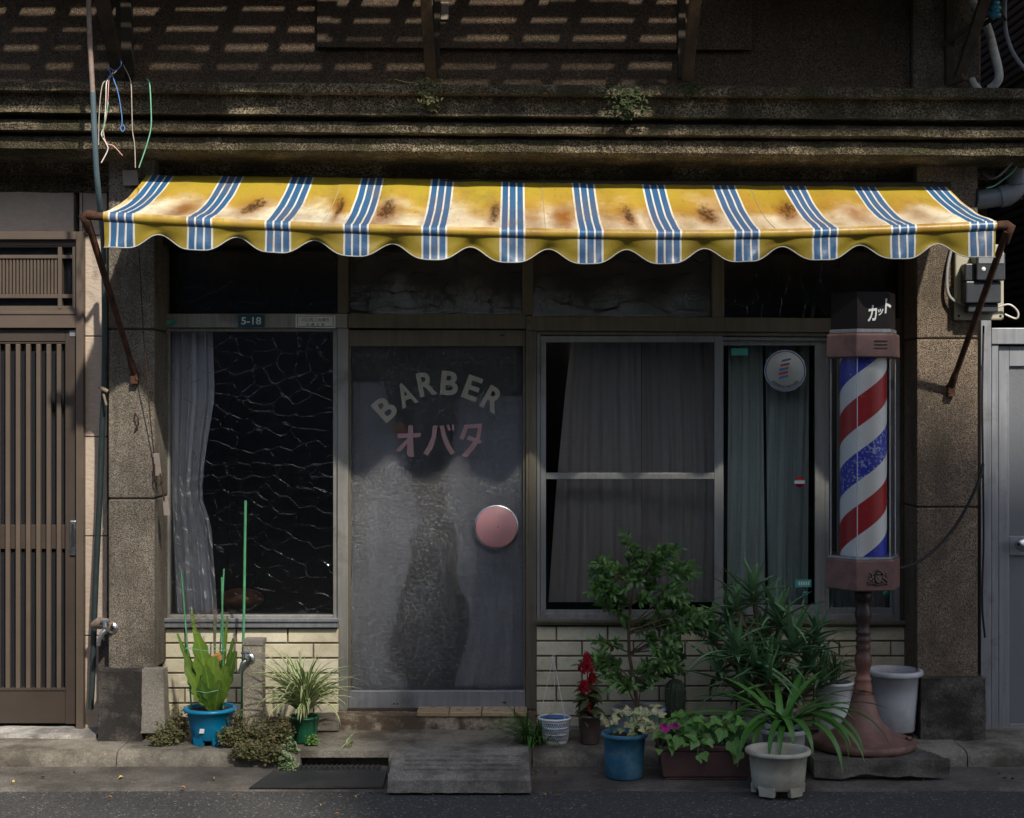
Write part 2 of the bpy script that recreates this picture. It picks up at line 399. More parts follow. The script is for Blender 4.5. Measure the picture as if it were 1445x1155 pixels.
simple('pole_mauve', (.15,.080,.070), .5, 0, .2, 14, .1, .4, dirt=(.095,.048,.042), dirt_sc=9)
simple('pole_base_rust', (.18,.096,.076), .6, .05, .25, 18, .15, .35, dirt=(.105,.06,.052), dirt_sc=7)
simple('pole_column_dark', (.085,.038,.028), .4, .1, .3, 18, .1, .45, dirt=(.17,.075,.055), dirt_sc=9)
simple('pole_black', (.010,.008,.008), .5, 0, .1, 10, .03, .2)
simple('crest_bronze', (.12,.085,.075), .55, .2, .3, 60, .3)
simple('chair_leather', (.17,.07,.04), .4, 0, .2, 14, .1, .45)
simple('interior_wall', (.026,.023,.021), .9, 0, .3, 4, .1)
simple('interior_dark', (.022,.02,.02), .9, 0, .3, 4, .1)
simple('cloth_navy', (.012,.015,.03), .9, 0, .3, 20, .2)
simple('rust_ring', (.28,.12,.04), .8, 0, .3, 20, .2)
simple('facade_grey', (.22,.21,.20), .9, 0, .2, 3, .1)
simple('bark', (.10,.065,.04), .9, 0, .35, 50, .5)
simple('bark_dry', (.16,.11,.065), .95, 0, .4, 60, .6)
simple('stake_green', (.075,.26,.12), .45, 0, .2, 18, .06)
simple('dry_leaf', (.40,.19,.05), .8, 0, .45, 40, .2)
simple('dry_leaf_dark', (.17,.075,.03), .8, 0, .4, 40, .2)
simple('dry_leaf_yellow', (.50,.36,.09), .8, 0, .3, 40, .2)
# neighbour's panelled wall: warm beige, ripple texture
n = N('beige_panel'); a = n.noise(28, 5, .6, n.vec((1, 1, 2.2))); b = n.noise(2, 5, .6)
c = n.mix(n.ramp(a, [(.3, 0), (.7, 1)]), (.37,.30,.24), (.43,.355,.285)); c = n.mix(n.ramp(b, [(.5, 0), (.8, .35)]), c, (.28,.215,.16))
n.set(c, .85, 0, .3); n.bump(a, .6, .008); M['beige_panel'] = n.mat
# siding of the house behind the gate
n = N('brown_siding'); c = n.mix(n.noise(6, 5), (.030,.020,.013), (.062,.044,.031)); n.set(c, .9, 0, .15); n.bump(n.noise(30, 3), .2, .004); M['brown_siding'] = n.mat
# ---- glass
def pane(name, tint=(.5,.5,.5), rough=.02, bumpf=None, strength=.5, dist=.004, refl=1.0, haze=0.0, haze_col=(.3,.3,.3), hazemask=None, ior=1.5, blur=0):
    n = N(name); n.n.remove(n.b)
    tr = n.new("BsdfTransparent"); tr.inputs[0].default_value = (*tint, 1)
    gl = n.new("BsdfGlossy"); gl.inputs['Roughness'].default_value = rough; gl.inputs[0].default_value = (refl, refl, refl, 1)
    fr = n.new("Fresnel"); fr.inputs[0].default_value = ior
    if bumpf:
        x = n.new("Bump"); x.inputs['Strength'].default_value = strength; x.inputs['Distance'].default_value = dist
        n.l(bumpf(n), x.inputs['Height']); n.l(x.outputs[0], gl.inputs['Normal']); n.l(x.outputs[0], fr.inputs['Normal'])
    base = tr.outputs[0]
    if blur:
        rf = n.new("BsdfRefraction"); rf.inputs['IOR'].default_value = 1.16; rf.inputs['Roughness'].default_value = .5; rf.inputs[0].default_value = (*tint, 1)
        mb_ = n.new("MixShader"); mb_.inputs[0].default_value = blur; n.l(base, mb_.inputs[1]); n.l(rf.outputs[0], mb_.inputs[2]); base = mb_.outputs[0]
    if haze > 0:
        df = n.new("BsdfDiffuse"); df.inputs[0].default_value = (*haze_col, 1)
        tl = n.new("BsdfTranslucent"); tl.inputs[0].default_value = (*haze_col, 1)
        m2 = n.new("MixShader"); m2.inputs[0].default_value = .35; n.l(df.outputs[0], m2.inputs[1]); n.l(tl.outputs[0], m2.inputs[2])
        m3 = n.new("MixShader")
        if hazemask: n.l(n.math('MULTIPLY', hazemask(n), haze), m3.inputs[0])
        else: m3.inputs[0].default_value = haze
        n.l(base, m3.inputs[1]); n.l(m2.outputs[0], m3.inputs[2]); base = m3.outputs[0]
    mx = n.new("MixShader"); n.l(fr.outputs[0], mx.inputs[0]); n.l(base, mx.inputs[1]); n.l(gl.outputs[0], mx.inputs[2])
    n.l(mx.outputs[0], n.out.inputs[0]); M[name] = n.mat
def figured(n):   # cast "cell" glass: big irregular cells with raised ridges over a fine hammered ground
    v = n.vec((1, 1, 1.25)); w = n.noise(5, 3, .5, v); q = n.new("VectorMath", operation='ADD'); n.l(v, q.inputs[0])
    sc = n.new("VectorMath", operation='SCALE'); n.l(w, sc.inputs[0]); sc.inputs['Scale'].default_value = .06; n.l(sc.outputs[0], q.inputs[1])
    e = n.vor(10.5, 'DISTANCE_TO_EDGE', q.outputs[0], rnd=.9)
    ridge = n.ramp(e, [(0, 1), (.014, .8), (.038, 0)])
    ridge = n.math('MULTIPLY', ridge, n.ramp(n.noise(20, 2, .5, v), [(.40, .12), (.64, .8)]))
    return n.math('ADD', ridge, n.math('MULTIPLY', n.vor(150, vec=v), .18))
pane('figured_glass', (.985,.99,.995), .05, figured, .8, .0036, .9, 0, (.3,.3,.3), None, 1.5)
pane('figured_glass_dark', (.85,.85,.86), .04, figured, .8, .003, .8, 0, (.3,.3,.3), None, 1.4)
pane('clear_glass', (.97,.985,.975), .01, lambda n: n.noise(2, 2), .08, .01, .8)
pane('screen_glass', (.90,.90,.90), .05, lambda n: n.noise(2, 2), .08, .01, .6)
def frost_glint_mask(n): return n.math('MULTIPLY', sparkle(n), n.ramp(n.noise(4.0, 5, .6), [(.38, .25), (.62, 1.5)]))
def sparkle(n):  # glints of the rough glass painted as brighter haze cells
    v = n.vor(150, out='Color'); sp = n.new('SeparateColor'); n.l(v, sp.inputs[0]); return n.ramp(sp.outputs[0], [(.5, .25), (.82, .40), (.92, 1.6), (1, 2.9)])
pane('frosted_glass', (.96,.97,.99), .22, lambda n: n.vor(190), 1.0, .003, .8, .19, (.30,.31,.33), frost_glint_mask, 1.45, .85)
pane('gate_glass', (.4,.42,.45), .25, lambda n: n.vor(120), .8, .003, .8, .75, (.27,.285,.31))
pane('door_glass', (.22,.24,.27), .06, lambda n: n.noise(150, 3), .4, .003, .9, .25, (.10,.11,.13))
pane('acrylic', (.985,.985,.98), .06, None, 0, 0, .4, .012, (.5,.5,.48), None, 1.25)
# ---- cloth
def cloth(name, col, weave=420, trans=.35, var=.12):
    n = N(name); w = n.new("TexWave"); w.inputs['Scale'].default_value = weave / 6.28; w.bands_direction = 'Z'; n.l(n.tc.outputs['Object'], w.inputs[0])
    c = n.mix(n.noise(20, 4), tuple(x * (1 - var) for x in col), tuple(min(1, x * (1 + var)) for x in col))
    c = n.mix(n.math('MULTIPLY', w.outputs['Color'], .3), c, tuple(x * .6 for x in col))
    n.set(c, .95, 0, .1)
    tl = n.new("BsdfTranslucent"); n.l(c, tl.inputs[0]); mx = n.new("MixShader"); mx.inputs[0].default_value = trans
    n.l(n.b.outputs[0], mx.inputs[1]); n.l(tl.outputs[0], mx.inputs[2]); n.l(mx.outputs[0], n.out.inputs[0]); M[name] = n.mat
cloth('curtain_white', (.92,.94,.98), 420, .12); cloth('curtain_beige', (.74,.69,.63), 200, .2); cloth('curtain_green', (.68,.74,.68), 200, .2); cloth('curtain_pale', (.55,.56,.53), 200); cloth('curtain_grey', (.47,.48,.50), 200, .15)
# ---- leaves
def leafmat(name, cols, rough=.42, variegated=None, spec=.4, trans=.25, spots=None, tip=0.0):
    n = N(name); geo = n.new("NewGeometry")
    c = n.ramp(geo.outputs['Random Per Island'], [(i / (len(cols) - 1), q) for i, q in enumerate(cols)])
    c = n.mix(n.ramp(n.noise(25, 4), [(.35, .35), (.65, 0)]), c, tuple(x * .55 for x in cols[0]))
    uvs = n.new("SeparateXYZ"); n.l(n.tc.outputs['UV'], uvs.inputs[0])
    au = n.math('ABSOLUTE', n.math('SUBTRACT', uvs.outputs[0], .5))
    if variegated: c = n.mix(n.ramp(n.math('ADD', au, n.math('MULTIPLY', n.math('SUBTRACT', n.noise(30, 2), .5), .12)), [(.22, 0), (.30, 1)]), c, variegated)
    else: c = n.mix(n.ramp(au, [(.0, .35), (.07, 0)]), c, tuple(min(1, x * 1.7 + .01) for x in cols[-1]))
    c = n.mix(n.math('MULTIPLY', n.ramp(n.math('ADD', uvs.outputs[1], n.math('MULTIPLY', n.math('SUBTRACT', n.noise(18, 2), .5), .35)), [(.90, 0), (.99, 1)]), tip), c, (.22,.13,.05))
    if spots: c = n.mix(n.ramp(n.noise(12, 4), [(.62, 0), (.68, .9)]), c, spots)
    n.set(c, rough, 0, spec); n.bump(n.noise(120, 2), .15, .002)
    tl = n.new("BsdfTranslucent"); n.l(c, tl.inputs[0]); mx = n.new("MixShader"); mx.inputs[0].default_value = trans
    n.l(n.b.outputs[0], mx.inputs[1]); n.l(tl.outputs[0], mx.inputs[2]); n.l(mx.outputs[0], n.out.inputs[0]); M[name] = n.mat
leafmat('leaf_shrub', [(.035,.10,.022), (.055,.14,.030), (.09,.20,.045), (.13,.26,.06)], .35)
leafmat('leaf_aloe', [(.09,.20,.09), (.14,.28,.12), (.20,.36,.17)], .45, trans=.1, tip=.7)
leafmat('leaf_strap', [(.045,.14,.024), (.07,.20,.034), (.11,.27,.05)], .36, trans=.2, tip=.8)
leafmat('leaf_spider', [(.09,.19,.035), (.12,.24,.05), (.16,.29,.07)], .45, variegated=(.60,.60,.34), tip=.7)
leafmat('leaf_spider_dull', [(.045,.12,.03), (.07,.16,.04)], .45, variegated=(.33,.38,.21), tip=.7)
leafmat('leaf_cactus_flat', [(.07,.14,.018), (.12,.215,.024), (.19,.29,.04)], .4, trans=.15, spots=(.16,.13,.03))
leafmat('leaf_weed', [(.09,.085,.035), (.12,.115,.045), (.12,.145,.05), (.17,.20,.075), (.15,.09,.045)], .7)
leafmat('leaf_grass', [(.04,.12,.022), (.065,.17,.03), (.09,.21,.05)], .45)
leafmat('leaf_celosia', [(.06,.08,.03), (.09,.12,.04), (.10,.045,.03)], .5)
leafmat('leaf_sweet', [(.08,.20,.035), (.12,.27,.05), (.16,.33,.075)], .45)
leafmat('leaf_pale', [(.40,.38,.17), (.52,.50,.28), (.30,.36,.12), (.55,.46,.27)], .55)
leafmat('flower_red', [(.28,.006,.015), (.42,.012,.025), (.50,.02,.05)], .7)
leafmat('flower_magenta', [(.40,.01,.22), (.50,.02,.30)], .6)
leafmat('leaf_moss', [(.02,.035,.010), (.035,.055,.014), (.055,.08,.022)], .8)
simple('cactus_body', (.025,.04,.022), .6, 0, .3, 40, .2)
simple('cactus_spine', (.22,.20,.15), .7, 0, .3, 40, .1)

# ================================================================== GROUND
YF = -0.62           # kerb face
KZ = 0.075           # kerb top
g = MB(); g.box(-60, 60, -70, 40, -.30, -.012)
g.build('street', M['asphalt'], kind='structure')
g = MB(); g.grid(lambda u, v: Vector((-8 + 16*u, -1.02 + .42*v + .012*mnoise.noise(Vector((u*60, v*3, 1))) * (1 - v),
    -.004 + .006*mnoise.noise(Vector((u*30, v*4, 0))) + .012*v - .022*max(0, 1-v*9))), 240, 18)
g.build('gutter', M['gutter_concrete'], kind='structure')
# kerb stones with rounded nose, one run of stones
g = MB(); xs = [-8, -3.0, -2.06, -1.46]
def kerb(x0, x1, m=0, seed=0):
    prof = [(.0, -.02), (-.0, KZ-.03), (.012, KZ-.009), (.035, KZ), (.40, KZ + .004), (.75, KZ + .006)]
    nx = max(2, int((x1 - x0) / .04))
    def fn(u, v):
        k = v * (len(prof) - 1); i = min(int(k), len(prof) - 2); t = k - i
        y = prof[i][0] + (prof[i+1][0] - prof[i][0]) * t; z = prof[i][1] + (prof[i+1][1] - prof[i][1]) * t
        p = Vector((x0 + (x1 - x0) * u, YF + y, z)); q = mnoise.noise_vector(p * 9 + Vector((seed, 0, 0))) * .006
        return p + Vector((0, q.y, q.z))
    g.grid(fn, nx, 10, m)
    g.add([Vector((x1, YF + a, b)) for a, b in prof] + [Vector((x1, YF + .75, -.02))], [tuple(range(7))], m)
    g.add([Vector((x0, YF + a, b)) for a, b in prof] + [Vector((x0, YF + .75, -.02))], [tuple(range(7))[::-1]], m)
for i, (a, b) in enumerate([(-8, -3.3), (-3.296, -2.55), (-2.546, -1.79), (-1.786, -.965), (-.57, .07), (.075, .72), (.725, 1.35), (1.355, 2.02), (2.025, 2.75), (2.755, 8)]):
    kerb(a, b, 0, i * 3)
g.box(-.965, -.57, YF + .09, YF + .75, -.02, KZ)          # behind the drain mouth
g.box(-.965, -.57, YF + .012, YF + .10, KZ - .028, KZ + .002)      # lintel over the drain mouth
g.build('kerb', M['kerb_concrete'], kind='structure')
# filler ground behind the kerb, under the buildings
g = MB(); g.box(-8, 8, YF + .74, 9, -.02, KZ - .004); g.build('ground', M['kerb_concrete'], kind='structure')

# grit and crumbs swept against the kerb: past counting
random.seed(19); g = MB()
for k in range(620):
    x = random.uniform(-2.4, 2.4); y = -.63 - abs(random.gauss(0, .05)) if k % 3 else random.uniform(-1.5, -.64); r_ = random.uniform(.0012, .0042)
    z = .004 if y > -1.0 else -.011
    a = random.uniform(0, 6.28); p = Vector((x, y, z))
    g.add([p + Vector((cos(a + q) * r_ * random.uniform(.6, 1.2), sin(a + q) * r_ * random.uniform(.6, 1.2), 0)) for q in (0, 2.1, 4.2)] + [p + Vector((0, 0, r_ * 1.1))], [(0,1,3), (1,2,3), (2,0,3)], random.choice((0, 0, 1)))
g.build('gutter_grit', [M['kerb_concrete'], M['dry_leaf_dark']], kind='stuff')

# ================================================================== BARBER SHOP
shop = empty('barber_shop', (0, 0, KZ), 'old stucco barber shop front with mossy cornice and dark glazing under an awning', 'building')
C_SL = .0075
# upper wall
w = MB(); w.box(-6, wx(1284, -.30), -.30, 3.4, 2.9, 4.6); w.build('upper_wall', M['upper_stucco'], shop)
w = MB(); w.pbox(447, -60, 1061, 66, -.335, -.298, t2=-60, b2=70); w.pbox(446, 60, 1062, 67, -.345, -.334, b2=71, t2=64)
w.build('wall_panel', M['upper_stucco'], shop, bevel=.004)
w = MB()
for px, pts in ((445, [(447,66),(438,82),(428,96),(417,108),(412,118)]), (488, [(489,76),(488,100),(490,116)]), (758, [(759,84),(758,100),(757,117)])):
    w.tube([P(a, b, -.301) for a, b in pts], .0018, 5)
w.each('wall_crack', M['ink_black'], shop, 3)
w = MB(); w.box(wx(1289, -.34), wx(1336, -.34), -.34, .4, 2.9, 4.6); w.box(wx(1336, -.30), wx(1386, -.30), -.28, .4, 2.9, 4.6)
w.build('upper_pillar', M['pillar_stucco_brown'], shop, bevel=.008)
# cornice, run along X with a slight fall to the right
def cz(py): return wz(py, -.6)
prof = [(-.30, 117), (-.62, 119), (-.628, 121), (-.628, 132), (-.612, 134), (-.575, 136), (-.572, 158), (-.585, 163), (-.53, 165), (-.49, 171), (-.535, 174), (-.55, 180), (-.548, 188), (-.50, 191),
        (-.465, 194), (-.50, 197), (-.505, 203), (-.503, 214), (-.49, 217), (-.22, 222), (-.20, 236), (-.16, 238), (-.155, 262), (-.0, 264)]
prof = [(y, EYE + (PY - p) / F * dep(y if y < -.4 else -.5)) for y, p in prof]
def corn(x0, x1):
    w = MB(); n = int((x1 - x0) / .025); k = len(prof); vs = []
    for i in range(n + 1):
        x = x0 + (x1 - x0) * i / n
        for j, (y, z) in enumerate(prof):
            q = mnoise.noise_vector(Vector((x * 7, y * 30, z * 30)), noise_basis='PERLIN_ORIGINAL') * .005 + mnoise.noise_vector(Vector((x * 28, y * 60, z * 60))) * .0025
            vs.append(Vector((x, y + (q.y if 0 < j < k-2 else 0), z - C_SL * (x + .3) + q.z * .8)))
    fs = [(i*k+j, i*k+j+1, (i+1)*k+j+1, (i+1)*k+j) for i in range(n) for j in range(k-1)]
    w.add(vs, fs, 0, False); w.add([vs[j] for j in range(k)], [tuple(range(k))[::-1]]); w.add([vs[n*k+j] for j in range(k)], [tuple(range(k))])
    return w
corn(-4.2, 2.42).build('cornice', M['cornice_stucco'], shop)
# dark beam the awning is fixed to, and the wall over the glazing
w = MB(); w.box(wx(150, -.1), wx(1390, -.1), -.13, .3, wz(345, -.13), 2.80); w.build('lintel', M['beam_dark'], shop)

def pillar(name, xs, joints, mat, base):
    """stacked washed-stucco blocks with fine joints; joints are photo rows"""
    w = MB()
    for (a, b) in zip(joints[:-1], joints[1:]):
        l, r = xs
        z1, z0 = wz(a + 1.2, -.30), wz(b - 1.2, -.30)
        w.box(wx(l, -.30), wx(r, -.30), -.30, .3, z0, z1)
    w.box(wx(xs[0] + 2, -.30), wx(xs[1] - 2, -.30), -.292, .3, wz(joints[-1], -.3), wz(joints[0], -.3), 1)
    p = w.build(name, [M[mat], M['beam_dark']], shop, bevel=.006, seg=2)
    return p
pl = pillar('pillar', (153, 218), (150, 465, 704, 946), 'pillar_stucco', None)
pr = pillar('pillar', (1294, 1380), (150, 478, 716, 958), 'pillar_stucco_brown', None)
tag(pl, 'pale speckled pillar with sunlit lower half'); tag(pr, 'brown speckled pillar beside the metal gate')
w = MB(); w.roughbox(wx(139, -.40), wx(199, -.40), -.40, .1, KZ - .02, wz(946, -.36), .02, .006, 11)
w.build('base_stone', M['base_stone'], pl)
w = MB()
x0, x1 = wx(199.5, -.38), wx(229, -.38); zt = wz(945, -.36)
def flare(q):
    t = (zt - q.z) / (zt - KZ); q = q.copy()
    if q.x > (x0 + x1) / 2: q.x += .022 * t
    if q.y < -.2: q.y -= .03 * t
    return q
w.roughbox(x0, x1, -.37, -.265, wz(1034, -.38), zt, .02, .004, 9, 0, flare, 5); w.build('base_render', M['base_render'], pl)
w = MB(); w.roughbox(wx(1299, -.38), wx(1391, -.38), -.38, .1, KZ - .02, wz(957, -.36), .02, .005, 11, seed=9)
w.build('base_stone', M['base_stone'], pr)
# rusty hook on the left pillar, wall behind it
w = MB(); w.tube([P(191, 583, -.30), P(191, 584, -.33), P(195, 591, -.335), P(195, 600, -.32), P(190, 607, -.315)], .004, 6); w.build('rusty_hook', M['rusty_iron'], pl)
w = MB(); w.box(wx(139, -.2), wx(160, -.2), -.2, .2, KZ, wz(897, -.2)); w.build('side_wall', M['base_stone'], shop)
# dark jambs between pillars and frames
w = MB(); w.pbox(225, 345, 233, 880, -.03, .05); w.pbox(1272, 345, 1288, 884, -.06, .05); w.pbox(1284, 345, 1296, 1000, -.02, .08)
w.each('window_jamb', M['dark_timber'], shop, bevel=.003)

# --- glazing frames
AB, AL = M['aluminium_bronze'], M['aluminium']
w = MB()
w.pbox(231, 443, 490, 462.5, -.045, .05, t2=443, b2=463)                       # left rail
w.build('window_rail', AL, shop, bevel=.003)
w = MB(); w.pbox(490.5, 443, 742, 463, -.042, .05, t2=444, b2=464.5); w.pbox(742.5, 446, 1278, 467, -.042, .05, t2=450, b2=470)
w.pbox(750, 467.5, 1276, 473, -.028, .05, t2=470.5, b2=476)
w.build('window_rail', AB, shop, bevel=.003)
w = MB()
for l, r, b in ((476.5, 491, 442.5), (737, 752.5, 445), (1005, 1022, 448)): w.pbox(l, 330, r, b, -.035, .05)
w.each('transom_mullion', AB, shop, bevel=.002)
w = MB(); w.pbox(476, 463, 491.5, 1003, -.035, .055); w.build('door_post', AL, shop, bevel=.003)
w = MB(); w.pbox(742, 465, 757, 1003, -.035, .055); w.pbox(746.5, 468, 750, 1001, -.041, -.034); w.build('door_post', AB, shop, bevel=.002)
w = MB(); w.blob(P(747, 454, -.045), .008, .006, .008); w.box(wx(743.5,-.05), wx(750.5,-.05), -.053, -.049, wz(455,-.05), wz(453,-.05))
w.build('screw', AB, shop)
# transom panes
for i, (l, r, m) in enumerate(((231, 477, 'figured_glass_dark'), (491, 737, 'figured_glass'), (752, 1005, 'figured_glass'), (1022, 1272, 'figured_glass_dark'))):
    w = MB(); w.pbox(l, 330, r, 446 + i * 1.5, .012, .018); w.build('transom_pane', M[m], shop)
# left picture window
fr = MB(); fr.pbox(231, 463, 239, 874, -.02, .045); fr.pbox(470, 464, 476, 874, -.02, .045); fr.pbox(239.3, 463.5, 469.7, 468, -.015, .045); fr.pbox(239.3, 868, 469.7, 874, -.015, .045)
pw = fr.build('picture_window', AL, shop, bevel=.002)
w = MB(); w.pbox(236, 465, 473, 871, .010, .016); w.build('window_pane', M['figured_glass'], pw)
w = MB(); w.pbox(230, 874.5, 477, 886, -.085, .05); w.pbox(229, 873, 478, 878, -.095, -.083); w.build('window_sill', M['aluminium_grey'], pw, bevel=.002)
# green-blue blot of paint on the rail
w = MB(); w.lathe([(.0, 0), (.014, 0), (.0145, .001)], (0, 0, 0), 20)
vs = [Vector((a * 1.6, -.046 - c, b * 1.0)) + Vector((wx(242, -.046), 0, wz(455, -.046))) for a, b, c in w.v]; w.v = [tuple(q) for q in vs]
w.build('paint_spot', M['sticker_teal'], shop)
# number plate and membership plate
w = MB(); w.pbox(336, 444, 373, 462, -.052, -.046); o = w.build('number_plate', M['sign_teal'], shop, bevel=.001)
w = MB(); put_text(w, '5-18', P(354.5, 453, -.0525), 10.5 * s(0), 28 * s(0), bold=.02); w.build('lettering', M['sticker_white'], o)
w = MB(); w.pbox(417, 444, 473, 462.5, -.052, -.046, t2=445.5, b2=463.5); o = w.build('membership_plate', M['sticker_white'], shop, bevel=.001)
w = MB(); put_text(w, '川口商工会議所', P(445, 451.5, -.0525), 5.2 * s(0), 39 * s(0)); put_text(w, '会 員 之 章', P(445, 458.2, -.0525), 4.2 * s(0), 26 * s(0))
for a, b, c, d in ((419.5,446.2,470.5,446.9),(419.5,460.6,470.5,461.3),(419.5,446.2,420.2,461.3),(469.8,446.2,470.5,461.3)): w.pbox(a, b, c, d, -.0528, -.0519)
w.build('lettering', M['ink_black'], o)

# sliding door
dr = MB(); dr.pbox(492, 466, 741.5, 489, -.02, .02); dr.pbox(492, 489.2, 495, 975, -.02, .02); dr.pbox(738, 489.2, 741.5, 975, -.02, .02)
door = dr.build('sliding_door', AB, shop, bevel=.002)
w = MB(); w.pbox(492, 975, 741.5, 1000, -.024, .02); w.build('bottom_rail', M['aluminium_grey'], door, bevel=.003)
w = MB()
for px in (556, 560.5): w.lathe([(.0,0),(.0055,0),(.006,.002),(.003,.0025),(0,.0025)], (0,0,0), 12) if False else w.blob(P(px, 993.5, -.024), .0045, .003, .0045)
w.pbox(709, 990.5, 714.5, 993, -.0255, -.0235); w.pbox(706, 472, 712, 474.5, -.0215, -.0195)
w.each('rail_screw', M['ink_black'], door)
w = MB(); w.pbox(495, 488, 738, 976, -.002, .004); w.build('frosted_pane', M['frosted_glass'], door)
w = MB()
for ch, px, py, rot in (('B', 543.5, 577, 41), ('A', 572.5, 557, 24), ('R', 602, 542, 11), ('B', 634.5, 541, -5), ('E', 666.5, 548, -20), ('R', 695.5, 564, -29)):
    put_text(w, ch, P(px, py, -.0035), 34 * s(0), (25 if ch != 'E' else 22) * s(0), radians(rot), bold=.028, thick=.002)
w.build('shop_lettering', M['letter_cream'], door)
w = MB()
def strokes(lst):   # bold brush-cut katakana drawn as quads in photo pixels
    for i, q in enumerate(lst): w.prism([(wx(a, -.0035), wz(b, -.0035)) for a, b in q][::-1], -.0042 - .0003 * i, -.0035)
K = lambda *a: [(480 + x / 4.813, 440 + y / 4.813) for x, y in a]
strokes([K((388,829),(548,824),(546,853),(392,861)), K((465,772),(494,772),(500,985),(470,987),(452,968)), K((376,944),(455,862),(472,866),(466,888),(405,955)),
         K((630,775),(660,775),(652,850),(630,925),(595,978),(565,962),(600,905),(622,845)), K((676,774),(706,774),(722,850),(752,915),(780,957),(752,974),(718,920),(690,850)),
         K((722,770),(740,768),(750,806),(734,810)), K((758,768),(774,768),(776,806),(762,810)),
         K((838,770),(964,760),(960,787),(845,795)), K((838,790),(868,792),(838,872),(810,862)), K((936,786),(962,780),(950,862),(910,935),(860,988),(828,976),(890,905),(925,850)),
         K((872,842),(962,880),(952,900),(862,868))])
w.build('name_lettering', M['letter_pink'], door)
pd = MB(); c = P(700.5, 743.5, -.002); R = 31.5 * s(0)
def disc(mb, c, prof, n=48, m=0):   # lathe round the Y axis (facing the street)
    k = len(prof); vs = [Vector((c[0] + r * cos(2*pi*j/n), c[1] - y, c[2] + r * sin(2*pi*j/n))) for r, y in prof for j in range(n)]
    mb.add(vs, [(i*n+j, i*n+(j+1) % n, (i+1)*n+(j+1) % n, (i+1)*n+j) for i in range(k-1) for j in range(n)], m, True)
disc(pd, c, [(R * .93, 0), (R * .93, .022), (R * .90, .025), (.002, .026), (0, .026)])
o = pd.build('door_push_plate', M['pink_disc'], door)
w = MB(); disc(w, c, [(R * .925, .002), (R * 1.0, .004), (R * 1.01, .016), (R * .99, .024), (R * .93, .025)]); w.build('push_plate_ring', M['chrome'], o)
w = MB(); w.blob(P(703, 744, -.029), .003, .002, .003); w.build('screw', M['ink_black'], o)
w = MB(); w.tube([P(515, 550, .012), P(515.5, 700, .012), P(520, 968, .012)], .0028, 6); w.build('inner_handle', M['aluminium'], door)

# right sliding window
fr = MB(); fr.pbox(757.5, 470, 762, 876, -.03, .05, t2=470); fr.pbox(1262, 475, 1274, 879, -.03, .05); fr.pbox(762.3, 474, 1261.7, 479, -.012, .05, t2=477, b2=482)
fr.pbox(762.3, 866, 1261.7, 876, -.03, .05, t2=868, b2=878)
sw = fr.build('sliding_window', M['aluminium_mid'], shop, bevel=.002)
w = MB(); w.pbox(757, 876.5, 1284, 882, -.085, .05, t2=879, b2=884); w.pbox(756, 874, 1285, 879, -.095, -.083, t2=876.5, b2=882); w.build('window_sill', AB, sw, bevel=.002)
def sash(l, r, t, b, Y, glass, mid=None, st=9, bst=12, mat='aluminium_grey', rs=None):
    w = MB(); rs = rs or st
    w.pbox(l, t, l + st, b, Y, Y + .025); w.pbox(r - rs, t, r, b, Y, Y + .025); w.pbox(l + st, t, r - rs, t + 9, Y + .001, Y + .024); w.pbox(l + st, b - bst, r - rs, b, Y + .001, Y + .024)
    if mid: w.pbox(l + st, mid - 4.5, r - rs, mid + 4.5, Y + .002, Y + .02)
    o = w.build('window_sash', M[mat], sw, bevel=.002)
    w = MB(); w.pbox(l + st - 1, t + 8, r - rs + 1, b - bst + 1, Y + .010, Y + .014); w.build('window_pane', M[glass], o)
    return o
sash(762.5, 1020, 474.5, 874, -.026, 'screen_glass', 672, 8, 13, rs=12, mat='aluminium_mid')
s2 = sash(1013, 1164, 479, 868, .012, 'clear_glass', None, 8, 14, 'aluminium_mid', rs=14)
s3 = sash(1164, 1262, 480, 872, .014, 'clear_glass', None, 6, 14, 'aluminium_mid')
# stickers on the glass
def circ(mb, px, py, Y, r, m=0, n=40, th=.0008, r0=0):
    disc(mb, P(px, py, Y), [(r0 * s(Y), 0), (r0 * s(Y), th), (r * s(Y), th), (r * s(Y), 0)], n, m)
YS = .0212
st = MB(); circ(st, 1108, 523.5, YS, 29.5); o = st.build('round_sticker', M['sticker_white'], s2)
w = MB(); circ(w, 1108, 523.5, YS - .001, 28.2, 0, 48, .0008, 26.8); w.build('sticker_ring', M['sticker_blue'], o)
w = MB()
for (cx_, cy_, m) in ((1109.5, 508, 1), (1107.5, 514.5, 0), (1106, 520.5, 1), (1105, 526.5, 0), (1105.5, 532, 1)):
    w.add([P(cx_ - 6.5, cy_ + 3.2, YS - .002), P(cx_ + 6.5, cy_ + .4, YS - .002), P(cx_ + 7, cy_ - 2.6, YS - .002), P(cx_ - 6, cy_ + .2, YS - .002)], [(0,1,2,3)], m)
w.build('sticker_stripes', [M['sticker_red'], M['sticker_blue']], o)
w = MB()
for i, ch in enumerate('全国理容生活衛生組合'):
    a = radians(-90 + (i - 4.5) * 10.5); put_text(w, ch, P(1108 + 23 * cos(a), 523.5 - 23 * sin(a), YS - .0015), 4.6 * s(0), None, a + pi / 2, thick=.002)
w.build('lettering', M['ink_black'], o)
st = MB(); circ(st, 1128.5, 680.5, YS, 8, 0, 8); o = st.build('red_sticker', M['sticker_red'], s2)
w = MB(); w.pbox(1121, 678, 1136, 683, YS - .002, YS - .0009); w.build('sticker_band', M['sticker_white'], o)
st = MB(); st.pbox(1032, 492, 1055, 502, YS - .001, YS); st.build('teal_sticker', M['sticker_teal'], s2)
st = MB(); st.pbox(1122, 818, 1145, 829, YS - .001, YS); o = st.build('teal_sticker', M['sticker_teal'], s2)
w = MB()
